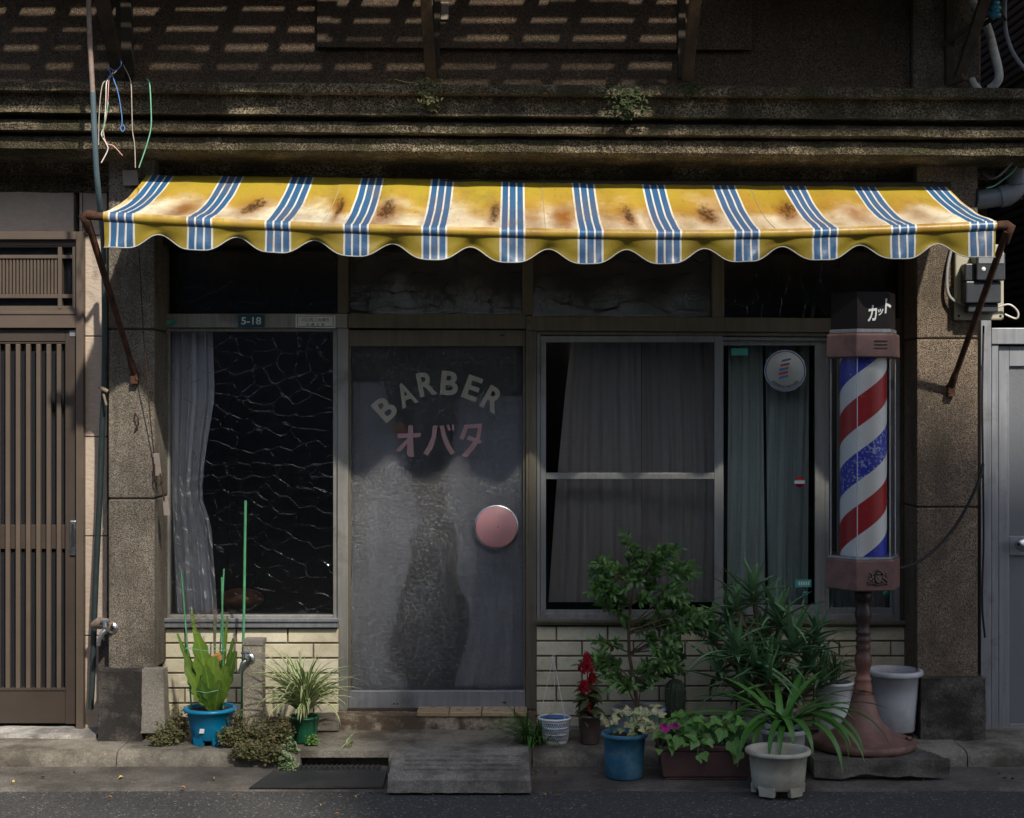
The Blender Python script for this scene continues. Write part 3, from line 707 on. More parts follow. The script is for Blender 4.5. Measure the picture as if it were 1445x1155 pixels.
for k in range(5): w.pbox(1127 + k * 3.3, 821, 1129 + k * 3.3, 826, YS - .002, YS - .0012)
w.build('sticker_marks', M['sticker_white'], o)
st = MB(); circ(st, 1136, 838, YS, 3.5, 0, 12); st.build('teal_dot', M['sticker_teal'], s2)
st = MB(); circ(st, 1250, 838, YS + .002, 4, 0, 12); st.build('teal_dot', M['sticker_teal'], s3)

# tile dado: separate glazed tiles in running bond on dark grout
def dado(name, l, r, t, rows, off, mat='cream_tile', pitch=21.2, tw=72.6):
    w = MB(); w.pbox(l, t, r, t + rows * pitch + 4, -.047, .05)
    o = w.build('tiled_wall', M['grout'], shop)
    w = MB()
    for k in range(rows):
        y0 = t + k * pitch + 1.6; y1 = t + (k + 1) * pitch - 1.2; x = l - (off if k % 2 == 0 else off + tw / 2)
        while x < r:
            a, b = max(l + .5, x + 1.2), min(r - .5, x + tw - 1.2)
            j = random.uniform(-.0008, .0008)
            if b - a > 4: w.pbox(a, y0, b, y1, -.056 + j, -.044)
            x += tw
    w.build('glazed_tiles', M[mat], o, bevel=.0022, seg=2)
dado('l', 228, 478, 886.5, 6, 40); dado('r', 757, 1290, 883.5, 7, 44.5)
# foundation under door and walls
w = MB(); w.roughbox(wx(476, -.12), wx(757, -.12), -.15, .1, KZ - .03, wz(1008, -.12), .022, .007, 14)
w.roughbox(wx(226, -.1), wx(476, -.1), -.075, .1, KZ - .03, wz(1013, -.08), .022, .004, 14); w.roughbox(wx(757, -.1), wx(1296, -.1), -.075, .1, KZ - .03, wz(1030, -.08), .022, .004, 14)
w.build('foundation', M['foundation_mortar'], shop)
w = MB()
x = 588
while x < 740: w.pbox(x, 1005, min(x + 45, 744), 1011.5, -.16, -.02); x += 46.2
w.build('threshold_tiles', M['ochre_tile'], shop, bevel=.003)
w = MB(); w.pbox(490, 1000.5, 757, 1005, -.05, .05); w.build('door_track', M['beam_dark'], shop)
w = MB(); w.pbox(428, 1014, 478, 1032, -.20, .0); w.build('foundation_block', M['kerb_concrete'], shop, bevel=.004)

# room behind the glass
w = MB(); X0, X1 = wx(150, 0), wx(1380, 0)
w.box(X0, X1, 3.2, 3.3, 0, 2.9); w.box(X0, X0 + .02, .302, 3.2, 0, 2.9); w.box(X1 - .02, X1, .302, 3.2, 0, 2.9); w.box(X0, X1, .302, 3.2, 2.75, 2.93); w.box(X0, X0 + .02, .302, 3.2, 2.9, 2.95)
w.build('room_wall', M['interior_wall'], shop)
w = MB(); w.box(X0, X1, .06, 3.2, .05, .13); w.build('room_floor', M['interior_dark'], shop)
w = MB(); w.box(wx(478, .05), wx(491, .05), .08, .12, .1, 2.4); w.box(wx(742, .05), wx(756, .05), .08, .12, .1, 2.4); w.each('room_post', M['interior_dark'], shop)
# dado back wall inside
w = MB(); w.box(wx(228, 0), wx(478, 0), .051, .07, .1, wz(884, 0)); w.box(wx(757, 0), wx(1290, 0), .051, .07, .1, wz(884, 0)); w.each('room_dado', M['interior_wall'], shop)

# balcony above: boards, joists, a solid floor to the right; its braces come down to the wall
w = MB(); BZ = 3.76; yb = -.36; random.seed(3)
while yb > -.93:
    x = -2.75
    while x < .98:
        b = min(.98, x + random.uniform(.35, .9)); j = random.uniform(-.006, .006); w.box(x, b, yb - .047 + j + random.uniform(-.012,.008), yb + j + random.uniform(-.006,.006), BZ, BZ + .02); x = b + .002
    yb -= .080
w.box(.985, 3.4, -1.40, -.30, BZ, BZ + .02)
# unseen front boards, gaps shaped to let sun patches onto the cornice: (x0, x1) pieces that are there, per board
for (y0, y1, gaps) in ((-1.02, -.93, [(-2.2,-1.95),(-.45,-.2)]), (-1.12, -1.03, [(-1.55,-1.2),(-.5,-.15),(-.05,.2)]), (-1.21, -1.13, [(-.3,-.1),(.0,.3),(.95,1.4)]), (-1.31, -1.22, [(-2.75,-1.42),(-.95,-.75),(-.5,-.3),(.02,.35),(.7,1.35)]), (-1.39, -1.32, [(-2.75,-1.42),(-.92,-.7),(.75,1.3)])):
    x = -2.75
    for a, b in gaps + [(3.4, 3.4)]:
        if a > x: w.box(x, a, y0, y1, BZ + .021, BZ + .035)
        x = b
w.build('balcony_floor', M['brown_timber'], shop)
w = MB(); x = -2.7
while x < .98:
    ww = random.uniform(.028, .045); w.box(x, x + ww, -1.17, -.30, BZ - .085, BZ - .002); x += random.uniform(.19, .33)
for x in (1.06, 1.35, 1.7, 2.1, 2.5): w.box(x, x + .05, -1.17, -.30, BZ - .085, BZ - .002)
w.box(-2.75, 3.4, -1.22, -1.175, BZ - .10, BZ - .001)
w.each('balcony_joist', M['brown_timber'], shop, bevel=.003)
def bar(p, q, wd, th, mat, name, kw=None):
    p, q = Vector(p), Vector(q); d = (q - p).normalized(); sx = Vector((1, 0, 0)); sx = (sx - d * sx.dot(d)).normalized(); n = d.cross(sx)
    a, b = sx * wd / 2, n * th / 2; vs = [p-a-b, p+a-b, p+a+b, p-a+b, q-a-b, q+a-b, q+a+b, q-a+b]
    w = MB(); w.add(vs, [(0,3,2,1),(4,5,6,7),(0,1,5,4),(1,2,6,5),(2,3,7,6),(3,0,4,7)]); return w.build(name, M[mat], shop, bevel=.004)
bar(P(168, 108, -.36), P(128, -70, -.80), .055, .05, 'dark_timber', 'balcony_brace')
bar(P(180, 108, -.34), P(178, -60, -.38), .05, .05, 'beam_dark', 'balcony_post')
bar(P(608, 112, -.36), P(596, -80, -.80), .048, .05, 'brown_timber', 'balcony_brace')
bar(P(616, 112, -.335), P(618, -60, -.34), .03, .03, 'beam_dark', 'balcony_post')
bar(P(969, 112, -.36), P(990, -80, -.80), .05, .05, 'brown_timber', 'balcony_brace')
bar(P(961, 112, -.335), P(963, -60, -.34), .035, .03, 'beam_dark', 'balcony_post')
# little block hung beside the middle brace
w = MB(); w.pbox(622, 3, 633, 28, -.345, -.31); w.build('wall_box', M['label_pale'], shop, bevel=.002)

# ================================================================== NEIGHBOURS
nb = empty('neighbour_house', (wx(60, -.15), -.15, KZ), 'beige panelled house front with a brown slatted sliding door, left of the barber shop', 'house')
w = MB()
w.box(wx(-400, -.15), wx(104, -.15), -.15, .2, wz(330, -.15), 2.78)
for t, b in ((150, 331.5), (333, 474), (475.5, 616), (617.5, 756), (757.5, 896.5), (898, 1031)): w.pbox(112, t, 151, b, -.15, .2)
w.pbox(112, 300, 150, 1031, -.147, .2, 1)
w.build('panel_wall', [M['beige_panel'], M['brown_dark_sash']], nb, bevel=.003)
w = MB(); w.pbox(116, 238, 117.2, 331, -.152, -.149); w.build('panel_joint', M['brown_dark_sash'], nb)
BS, BD = M['brown_sash'], M['brown_dark_sash']
w = MB(); w.pbox(107, 327, 117.5, 1030, -.19, .0); w.pbox(-300, 327, 106.8, 338, -.20, .0); w.pbox(-300, 338.2, 106.8, 347, -.17, .0); w.pbox(-300, 437, 106.8, 463, -.185, .0); w.pbox(-300, 440, 106.8, 444, -.19, -.184)
w.build('door_frame', BS, nb, bevel=.002)
w = MB()
w.pbox(-300, 360, 106, 365, -.165, -.13); w.pbox(-300, 415.5, 106, 421, -.165, -.13); w.pbox(-300, 432, 106, 437, -.165, -.13); w.pbox(-300, 347.2, 106, 349, -.165, -.13)
w.pbox(81.5, 348, 87, 436, -.168, -.128); w.pbox(102, 348, 106.7, 436, -.168, -.128)
x = 78.5
while x > -200: w.pbox(x - 1.6, 365.2, x + 1.6, 415.4, -.158, -.14); x -= 4.9
w.build('transom_lattice', BS, nb, bevel=.0012)
w = MB(); w.pbox(-300, 347, 107, 437, -.118, -.112); w.build('transom_pane', M['door_glass'], nb)
dr = MB(); dr.pbox(92, 465, 106.5, 1022, -.16, -.11); dr.pbox(-300, 464, 91.7, 482, -.16, -.11); dr.pbox(-300, 482, 91.7, 485.5, -.155, -.11); dr.pbox(-300, 975, 91.7, 1021, -.16, -.11); dr.pbox(-300, 972, 91.7, 975, -.165, -.11)
dr.pbox(-300, 741, 91.7, 775, -.140, -.11)
nd = dr.build('slatted_door', BD, nb, bevel=.002)
w = MB(); x = 82.8
while x > -260: w.pbox(x - 3, 485.7, x + 3, 971.8, -.164, -.142); x -= 14.45
w.build('slats', BS, nd, bevel=.002)
w = MB(); w.pbox(-300, 484, 92, 974, -.122, -.116); w.build('door_pane', M['door_glass'], nd)
w = MB(); w.pbox(98.5, 735, 107, 784, -.172, -.158); o = w.build('door_handle', M['chrome'], nd, bevel=.004)
w = MB(); w.pbox(101, 740, 104.5, 772, -.1735, -.1715); w.build('handle_slot', M['ink_black'], o)
w = MB(); w.pbox(98, 466, 107, 475, -.164, -.158); w.build('number_tag', M['aluminium_grey'], nd, bevel=.001)
w = MB(); w.box(wx(-300, 0), wx(118, 0), -.08, -.06, 0, 2.7); w.build('room_wall', M['interior_dark'], nb)
w = MB(); w.roughbox(wx(-300, -.2), wx(139, -.3), -.34, -.05, KZ - .02, wz(1027, -.17), .03, .006, 10); w.build('door_step', M['threshold_concrete'], nb)

# house with brown siding along the alley
sd = empty('siding_house', (2.56, 1.5, 0), 'dark brown house side with horizontal ribbed siding behind the metal gate', 'house')
w = MB(); z = 0.02; k = 0
while z < 6:
    w.add([(2.60, -.1, z), (2.60, 5, z), (2.592, 5, z + .012), (2.592, -.1, z + .012), (2.594, -.1, z + .034), (2.594, 5, z + .034), (2.60, 5, z + .046), (2.60, -.1, z + .046)],
          [(0,3,2,1), (3,4,5,2), (4,7,6,5)]); z += .046
w.box(2.60, 6, -.1, 5, 0, 6.2)
for zz in (.9, 1.8, 2.7, 3.3, 4.2): w.box(2.584, 2.60, -.1, 5, zz, zz + .02)
w.build('siding_wall', M['brown_siding'], sd)
w = MB(); w.box(2.0, 4, 4.8, 5, 0, 6); w.build('rear_wall', M['interior_dark'], sd)

# metal gate
gt = empty('metal_gate', (wx(1440, -.1), -.1, KZ), 'grey aluminium gate door with round knob at the right edge', 'gate')
w = MB(); w.pbox(1384, 448, 1399, 1050, -.14, -.06); w.pbox(1399.3, 463, 1500, 486, -.13, -.06, t2=463); w.pbox(1399.3, 486.2, 1409, 1050, -.12, -.06)
w.build('gate_frame', M['aluminium_grey'], gt, bevel=.003)
w = MB(); w.pbox(1409.5, 489, 1424, 1050, -.10, -.06); w.pbox(1424.3, 489, 1500, 517, -.10, -.06); w.pbox(1424.3, 1022, 1500, 1050, -.10, -.06); w.pbox(1424.3, 757, 1500, 784, -.098, -.06)
o = w.build('gate_door', M['aluminium_grey'], gt, bevel=.002)
w = MB(); w.pbox(1423, 516, 1500, 1024, -.084, -.078); w.build('gate_pane', M['gate_glass'], o)
w = MB(); disc(w, P(1438, 768, -.098), [(.018, 0), (.018, .006), (.009, .008), (.009, .028), (.026, .036), (.032, .05), (.026, .062), (0, .066)], 28); w.build('door_knob', M['chrome'], o)
w = MB(); disc(w, P(1438, 768, -.1645), [(.010, 0), (.008, .002), (0, .002)], 16); w.build('key_cylinder', M['ink_black'], o)

# across the street, behind the camera: they shade the street and stand in the reflections
of = empty('street_house', (-6, -10, 0), 'low plain grey house across the street, lower than its neighbour', 'house')
w = MB(); w.box(-30, -.52, -16, -9.8, -.2, 5.6); w.box(.85, 4.44, -16, -9.8, -.2, 5.6); w.build('house_wall', M['facade_grey'], of)
w = MB()
for x in (-12, -9, -6, -3, 2): w.box(x, x + 1.4, -9.81, -9.77, 1.0, 2.4); w.box(x, x + 1.4, -9.81, -9.77, 3.7, 4.9)
w.build('house_window', M['interior_dark'], of)
of = empty('street_house', (12, -10, 0), 'tall plain grey house across the street that shades the right of the shop', 'house')
w = MB(); w.box(4.45, 9.8, -16, -9.78, -.2, 11.65); w.build('house_wall', M['facade_grey'], of)
w = MB()
for x in range(5, 9, 2): w.box(x, x + 1.4, -9.79, -9.75, 1.0, 2.4); w.box(x, x + 1.4, -9.79, -9.75, 4.2, 5.6)
w.build('house_window', M['interior_dark'], of)

random.seed(77)
gw_ = empty('reflection_wall', (.16, -16, 0), 'low plain wall, added unseen across the street to limit reflected sky', 'wall')  # added to keep low sky out of the window reflections
w = MB(); w.box(-.51, .84, -16.2, -16, -.2, 2.75); w.build('wall_slab', M['facade_grey'], gw_)
st_ = empty('sun_filter_tree', (3.1, -9.0, 0), 'thin crowned tree, added unseen across the street to soften the sun', 'tree')  # added leaf cloud that thins the sun on the lower front
w = MB()
for k in range(620):
    a = R3 = [random.uniform(-1, 1) for _ in range(3)]
    p = Vector((3.65 + a[0] * 1.65, -8.85 + a[1] * .7, 9.35 + a[2] * 1.15))
    w.leaf(p, [random.uniform(-1, 1) for _ in range(3)], [random.uniform(-1, 1) for _ in range(3)], .17, .10, 0, .2, .3, None, 3)
w.build('crown', M['leaf_shrub'], st_)
w = MB(); w.tube([(3.3, -9.2, 0), (3.2, -9.1, 4), (3.1, -8.9, 8.4)], [.13, .10, .06], 10)
for a in ((1.8, -8.8, 9.6), (4.5, -8.7, 9.8), (2.8, -9.2, 10.2), (3.6, -8.5, 10.0)): w.tube([(3.12, -8.95, 7.9), Vector((3.1, -8.9, 8.4)).lerp(Vector(a), .6), a], [.05, .035, .015], 6)
w.build('trunk', M['bark'], st_)

# ================================================================== AWNING
def interp(tab, x):
    if x <= tab[0][0]: return tab[0][1]
    for (a, ya), (b, yb_) in zip(tab, tab[1:]):
        if x <= b:
            t = (x - a) / (b - a); return ya + (yb_ - ya) * t
    return tab[-1][1]
def smooth_tab(tab, x, h=45): return sum(interp(tab, x + k * h / 3) for k in (-3,-2,-1,0,1,2,3)) / 7
REAR = [(207,247.5),(560,252),(737,255),(1000,258.5),(1335,262)]
BAR = [(100,303.5),(150,306),(300,315),(487,323),(737,329.5),(940,332),(1106,330.5),(1280,324.5),(1400,319),(1430,317.5)]
LOW = [(147,349.5),(277,353.5),(388,357),(497,362),(607,367),(717,371),(828,373),(940,373),(1050,370),(1160,367.5),(1270,366),(1405,363)]
YA, YR = -.90, -.305
n = N('awning_cloth')
uvx = n.new("SeparateXYZ"); n.l(n.tc.outputs['UV'], uvx.inputs[0])
# stripes: three blue bands with white between and outside, every 110 px of the front edge
fr = n.math('FRACT', n.math('ADD', n.math('MULTIPLY', n.math('SUBTRACT', uvx.outputs[0], .0200), 1258 / 110.2), .5))
d = n.math('MULTIPLY', n.math('ABSOLUTE', n.math('SUBTRACT', fr, .5)), 2.0)     # 0 centre .. 1 edge  (55 px)
isblue = n.ramp(d, [(0, 1), (4.4/55, 0), (7.0/55, 1), (15.4/55, 0)], 'CONSTANT')
isstripe = n.ramp(d, [(0, 1), (18.2/55, 0)], 'CONSTANT')
at = n.new("Attribute", attribute_name='fade_glare'); st = n.new("Attribute", attribute_name='stain'); ch = n.new("Attribute", attribute_name='char'); va = n.new("Attribute", attribute_name='valance')
no = n.noise(5, 6, .65); nf = n.noise(34, 5, .7, n.vec((1, .35, .35)))
yel = n.mix(no, (.36,.265,.018), (.46,.35,.045))
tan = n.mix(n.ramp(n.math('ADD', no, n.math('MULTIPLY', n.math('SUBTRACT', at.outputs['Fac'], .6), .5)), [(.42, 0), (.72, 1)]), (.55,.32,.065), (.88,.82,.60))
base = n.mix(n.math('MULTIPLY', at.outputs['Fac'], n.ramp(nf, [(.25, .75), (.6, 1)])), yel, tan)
white = n.mix(nf, (.66,.62,.52), (.76,.73,.66)); blue = n.mix(nf, (.022,.095,.22), (.045,.15,.30))
c = n.mix(isstripe, base, n.mix(isblue, white, blue))
stm = n.math('MULTIPLY', n.math('MULTIPLY', st.outputs['Fac'], n.math('SUBTRACT', 1.0, n.math('MULTIPLY', isstripe, .8))), n.ramp(nf, [(.2, .65), (.5, 1.0)])); chm = n.math('MULTIPLY', n.ramp(n.math('MULTIPLY', ch.outputs['Fac'], n.ramp(n.noise(60, 6, .8, n.vec((1, .4, .4))), [(.36, .1), (.60, 1.4)])), [(.25, 0), (.75, 1)]), .85)
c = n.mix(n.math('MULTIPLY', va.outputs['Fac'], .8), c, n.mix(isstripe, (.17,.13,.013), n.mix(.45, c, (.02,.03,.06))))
c = n.mix(stm, c, n.mix(no, (.20,.065,.010), (.36,.145,.022)))
c = n.mix(chm, c, (.030,.020,.012))
c = n.mix(n.ramp(n.noise(7, 6, .7, n.vec((1, .5, .5), loc=(4, 0, 1))), [(.52, 0), (.74, .55)]), c, (.20,.13,.05))
c = n.mix(n.ramp(n.noise(90, 2, .5, n.vec((1, .2, .2))), [(.62, 0), (.72, .35)]), c, (.16,.11,.05))
n.set(c, .38, 0, .45); n.bump(n.noise(9, 4, .6), .35, .012)
tl = n.new("BsdfTranslucent"); n.l(c, tl.inputs[0]); mx = n.new("MixShader"); mx.inputs[0].default_value = .14
n.l(n.b.outputs[0], mx.inputs[1]); n.l(tl.outputs[0], mx.inputs[2]); n.l(mx.outputs[0], n.out.inputs[0]); M['awning_cloth'] = n.mat

aw = empty('awning', (0, -.125, wz(256, YR)), 'weathered yellow awning with blue and white stripes, burn stains and a scalloped valance', 'awning')
NU, NV = 620, 26
STAINS = [(262,287,15,.20,.9,0),(358,286,17,.15,.8,.95),(478,287,7,.20,.8,.9),(545,291,15,.18,1,1),(614,291,9,.22,.9,.1),(696,296,9,.18,.7,1),(712,303,8,.2,.9,.25),(752,300,12,.25,.6,0),(795,300,14,.26,.85,.1),
          (886,299,13,.17,.9,.95),(922,300,9,.25,.8,.35),(999,297,17,.15,.9,.9),(1112,290,14,.16,.8,.75),(1135,297,12,.2,.7,.2),(1207,294,20,.2,.75,.25),(1292,292,16,.2,.6,.15),(860,305,22,.2,.6,0),(530,305,18,.15,.7,0),(960,300,25,.25,.5,0),(1060,305,25,.2,.5,0),(1180,305,25,.15,.5,0),(1030,288,38,.35,.5,0),(1150,284,40,.35,.45,0),(1250,288,40,.3,.4,0),(830,292,34,.3,.4,0),(660,300,30,.2,.35,0),(300,300,26,.2,.35,0),(420,298,22,.25,.3,0)]
ST = []
for px, py, ru, rv, a, b in STAINS:
    v = .55
    for _ in range(3):
        u = (px - (207 - 60*v)) / (1128 + 130*v); f_ = 147 + 1258*u
        v = (py - interp(REAR, 207 + 1128*u)) / (smooth_tab(BAR, f_) - 6 - interp(REAR, 207 + 1128*u))
    ST.append((u, v, ru * 1.5 / 1220, rv * 1.6, min(1, a * 1.2), b))
w = MB(); fade_glare = []; stain = []; charr = []
def canopy(u, v):
    a = P(207 + 1128*u, interp(REAR, 207 + 1128*u), YR); b = P(147 + 1258*u, smooth_tab(BAR, 147 + 1258*u), YA); b.z += .021
    p = a.lerp(b, v); p.z -= .028 * sin(pi * v) + .006 * sin(pi * v) * sin(u * 70 + 1.5 * sin(u * 23)); p.z += .004 * mnoise.noise(Vector((u * 40, v * 5, 0)))
    if v > .94: p.z -= .008 * ((v - .94) / .06) ** 2
    q = mnoise.noise(Vector((u * 60, v * 2.2, 3))) * .020 + mnoise.noise(Vector((u * 160, v * 6, 8))) * .010; st_ = 0; ch_ = 0
    for (su, sv, ru, rv, a_, b_) in ST:
        du = (u + q * .25 - su) / ru; dv = (v - sv) / rv
        du += dv * .25 * sin(su * 91); dw = dv * (.42 if dv > 0 else 1.25)
        if abs(du) < 3.5:
            st_ = max(st_, a_ * math.exp(-(du*du*.8 + dw*dw*1.3))); ch_ = max(ch_, b_ * math.exp(-(du*du*3.4 + (dv*dv*1.5 if dv < 0 else dv*dv*1.0))))
    stain.append(min(1, st_)); charr.append(min(1, ch_))
    fade_glare.append(max(0, min(1.15, (v - .08) * 1.7 + .5 * mnoise.noise(Vector((u * 25, v * 2, 7))))))  # mild bleaching plus sun glare put into the cloth colour toward the front
    return p
w.grid(canopy, NU, NV)
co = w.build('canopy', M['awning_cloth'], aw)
def attr(o, name, vals):
    a = o.data.attributes.new(name, 'FLOAT', 'POINT'); a.data.foreach_set('value', vals)
attr(co, 'fade_glare', fade_glare); attr(co, 'stain', stain); attr(co, 'char', charr)
def lobe(px):
    f_ = (px - 168) / 110.2; f_ -= math.floor(f_); return ((1 - cos(2 * pi * f_)) / 2)
w = MB()
def val(u, v):
    px = 147 + 1258 * u; h = lobe(px); top = smooth_tab(BAR, px) + 6; bot = interp(LOW, px) - 21 * h ** 1.9
    if px < 160 or px > 1395: bot = interp(LOW, px)
    p = P(px, top + (bot - top) * v, YA - .008)
    p.y += v * (-.014 * (1 - h) + .026 * h) + .006 * v * sin(u * 150 + 3 * v) + .008 * mnoise.noise(Vector((u * 45, v * 2, 0))) * v
    return p
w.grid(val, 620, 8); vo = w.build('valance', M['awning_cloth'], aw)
attr(vo, 'fade_glare', [.12] * (621 * 9)); attr(vo, 'valance', [1.0 - .35 * (i // 621) / 8 for i in range(621 * 9)])  # unbleached olive cloth, with the hem's shade put into the colour, most at top
w = MB(); w.tube([val(i / 620, 1.0) + Vector((0, -.001, 0)) for i in range(621)], .0026, 5); w.build('valance_hem', M['curtain_pale'], aw)
w = MB(); 
def roll(u, v):
    px = 147 + 1258 * u; c_ = P(px, smooth_tab(BAR, px), YA); a = radians(95 - 235 * v); return c_ + Vector((0, -.0225 * cos(radians(90) - a) if False else -.0225 * cos(a) , .0225 * sin(a)))
w.grid(roll, 620, 10); ro = w.build('rolled_hem', M['awning_cloth'], aw)
attr(ro, 'fade_glare', [max(0, .9 - .14 * (i // 621)) for i in range(621 * 11)]); attr(ro, 'stain', [max(0, .25 + .75 * mnoise.noise(Vector(((i % 621) * .055, 0, 0)))) for i in range(621 * 11)])
w = MB(); w.tube([P(px, smooth_tab(BAR, px), YA) for px in range(118, 1430, 30)], .0175, 12); w.build('front_bar', M['rusty_iron'], aw)
# seams on the cloth
w = MB()
for px in (455, 770, 1095):
    u = (px - 147) / 1258; w.tube([canopy(u - .012 * (1 - v) * 0, v) + Vector((0, 0, .0012)) for v in [i / 20 for i in range(21)]], .0012, 4)
w.each('cloth_seam', M['wire_beige'], aw, 3)
w = MB(); w.tube([P(185, 258, YR), P(1340, 264, YR)], .022, 10); w.build('rear_roller', M['beam_dark'], aw)
w = MB(); w.pbox(172, 240, 193, 262, -.33, -.30, l2=174, r2=196); w.build('roller_cap', M['label_pale'], aw, bevel=.002)
for side, (e, k1, k2) in enumerate((((117, 303.5), (123, 310), (190, 528)), ((1427, 318), (1421, 326), (1342, 546)))):
    w = MB(); sg = 1 if side == 0 else -1
    pts = [P(e[0] + sg * 4, e[1], YA), P(e[0], e[1] + 2, YA), P(k1[0], k1[1] + 4, YA + .005)]
    a = P(k1[0], k1[1], YA); b = P(k2[0], k2[1], -.32)
    w.tube([a, a.lerp(b, .5), b], [.0155, .0145, .013], 10)
    arm = w.build('support_arm', M['rusty_iron'], aw)
    w = MB(); w.tube([P(e[0] + sg * 20, e[1] + .5, YA), P(e[0] + sg * 6, e[1], YA), P(e[0] + sg * 1, e[1] + 2, YA), P(k1[0] - sg * 1, k1[1] + 3, YA + .01), P(k1[0] + sg * 3, k1[1] + 16, YA + .05)], [.019, .021, .022, .021, .019], 10)
    w.build('elbow_joint', M['rusty_iron'], arm)
    w = MB(); d_ = (b - a).normalized(); w.tube([b - d_ * .10, b - d_ * .07, b, b + d_ * .035], [.012, .017, .019, .012], 7)
    w.box(b.x - .016, b.x + .016, -.335, -.298, b.z - .045, b.z + .01); w.tube([b + Vector((0,-.01,.03)), b + Vector((sg*.014, -.012, -.03))], .008, 5)
    w.build('wall_bracket', M['rusty_iron'], arm)
# thin pull line with wooden turnbuckle by the left pillar
w = MB(); L0 = [P(196, 352, -.62), P(203, 480, -.46), P(212, 590, -.36), P(217, 640, -.325)]; w.tube(L0, .0028, 6)
pl_ = w.build('awning_pull_line', M['rusty_iron'], None, label='thin rusty pull line with wooden toggles hanging beside the left pillar', cat='pull line')
w = MB(); w.pbox(216, 640, 224, 672, -.33, -.315, l2=219, r2=228); w.pbox(229, 701, 237, 728, -.33, -.315, l2=231, r2=240); w.each('wooden_toggle', M['label_pale'], pl_, bevel=.002)
w = MB(); w.tube([P(218, 655, -.338), P(218.5, 675, -.338), P(224, 685, -.338), P(229, 682, -.338), P(226, 668, -.338)], .0034, 6); w.tube([P(226, 680, -.335), P(230, 692, -.335), P(232, 706, -.335)], .0034, 6)
w.build('iron_hook', M['rusty_iron'], pl_)

# ================================================================== BARBER POLE
YP = -.61; XP = wx(1218, YP)
def zp(py): return wz(py, YP)
SLB = .098
bp = empty('barber_pole', (XP, YP, SLB), 'barber pole with red, white and blue spiral in a clear case on turned column', 'barber pole')
w = MB()
w.lathe([(0, .0), (.222, .0), (.231, .006), (.232, .026), (.226, .033), (.215, .035), (.17, .048), (.125, .072), (.092, .105), (.072, .14), (.060, .18), (.052, .215), (.046, .236)], (XP, YP, SLB), 72)
w.build('base', M['pole_base_rust'], bp)
w = MB(); w.blob((XP + .19, YP - .06, SLB + .047), .014, .010, .012, bump=.3); w.build('wing_nut', M['pole_column_dark'], bp)
w = MB(); prof = [(.041,.334-SLB),(.0395,.372),(.034,.384),(.0375,.396),(.037,.404),(.031,.412),(.029,.425),(.030,.44),(.036,.462),(.0395,.484),(.036,.506),(.029,.522),(.033,.534),(.034,.545),(.030,.556),(.029,.560),(.034,.572),(.0345,.580),(.030,.590),(.029,.594),(.033,.606),(.0335,.613),(.028,.622),(.027,.640),(.032,.662),(.0375,.682),(.037,.70),(.031,.722),(.027,.742),(.030,.748),(.039,.754),(.040,.80),(.0,.80)]
prof = [(r, z if i == 0 else z - SLB) for i, (r, z) in enumerate(prof)]
w.lathe(prof, (XP, YP, SLB), 40)
# turned column: rusty brown near the base, dark brown above
n = N('pole_column'); sp = n.new("SeparateXYZ"); n.l(n.tc.outputs['Object'], sp.inputs[0])
f_ = n.ramp(n.math('ADD', sp.outputs[2], n.math('MULTIPLY', n.noise(14, 5), .22)), [(.40, 0), (.60, 1)])
c = n.mix(f_, n.mix(n.noise(18, 5), (.17,.065,.045), (.24,.105,.07)), n.mix(n.noise(18, 5), (.026,.014,.011), (.06,.03,.023)))
n.set(c, n.ramp(n.noise(9), [(.3, .35), (.7, .55)]), .05, .45); n.bump(n.noise(30, 4), .2, .003); M['pole_column'] = n.mat
w.build('turned_column', M['pole_column'], bp)
A0 = radians(-22)
def hexv(R, z, k): a = A0 + radians(60 * k); return Vector((XP + R * sin(a), YP - R * cos(a), z))
def hexa(mb, prof, m=0, cap=True):
    vs = [hexv(R, z, k) for R, z in prof for k in range(6)]; K_ = len(prof)
    fs = [(i*6+j, i*6+(j+1) % 6, (i+1)*6+(j+1) % 6, (i+1)*6+j) for i in range(K_-1) for j in range(6)]
    if cap: fs += [tuple(range(6))[::-1], tuple((K_-1)*6+j for j in range(6))]
    mb.add(vs, fs, m)
w = MB(); hexa(w, [(.158, zp(830)), (.172, zp(828.5)), (.172, zp(787.5)), (.166, zp(786)), (.160, zp(787.5))]); low = w.build('lower_collar', M['pole_mauve'], bp, bevel=.004)
w = MB(); hexa(w, [(.160, zp(787)), (.164, zp(785.5)), (.163, zp(783)), (.157, zp(783))]); w.build('lower_trim', M['aluminium_grey'], bp)
w = MB(); hexa(w, [(.164, zp(506)), (.173, zp(505)), (.170, zp(474)), (.160, zp(472))]); up_ = w.build('upper_collar', M['pole_mauve'], bp, bevel=.004)
w = MB(); hexa(w, [(.152, zp(471.8)), (.156, zp(471)), (.156, zp(467)), (.15, zp(466))]); w.build('upper_trim', M['aluminium_grey'], bp)
w = MB(); hexa(w, [(.150, zp(465.8)), (.151, zp(465)), (.151, zp(416)), (.146, zp(414.5))]); top = w.build('sign_box', M['pole_black'], bp, bevel=.002)
fn_ = lambda k: Vector((sin(A0 + radians(60*k+30)), -cos(A0 + radians(60*k+30)), 0)); ft = lambda k: Vector((cos(A0 + radians(60*k+30)), sin(A0 + radians(60*k+30)), 0))
def facept(k, R, off, tx, z): q = Vector((XP, YP, z)) + fn_(k) * (R * cos(radians(30)) + off) + ft(k) * tx; return q
w = MB(); pxm = s(YP)
put_text(w, 'カ', facept(0, .151, .0016, -.006, zp(444.7)), 22 * pxm, 13 * pxm, radians(8), .2, ft(0), fn_(0), bold=.03)
put_text(w, 'ッ', facept(0, .151, .0016, .031, zp(443)), 9 * pxm, 8 * pxm, radians(8), .2, ft(0), fn_(0), bold=.03)
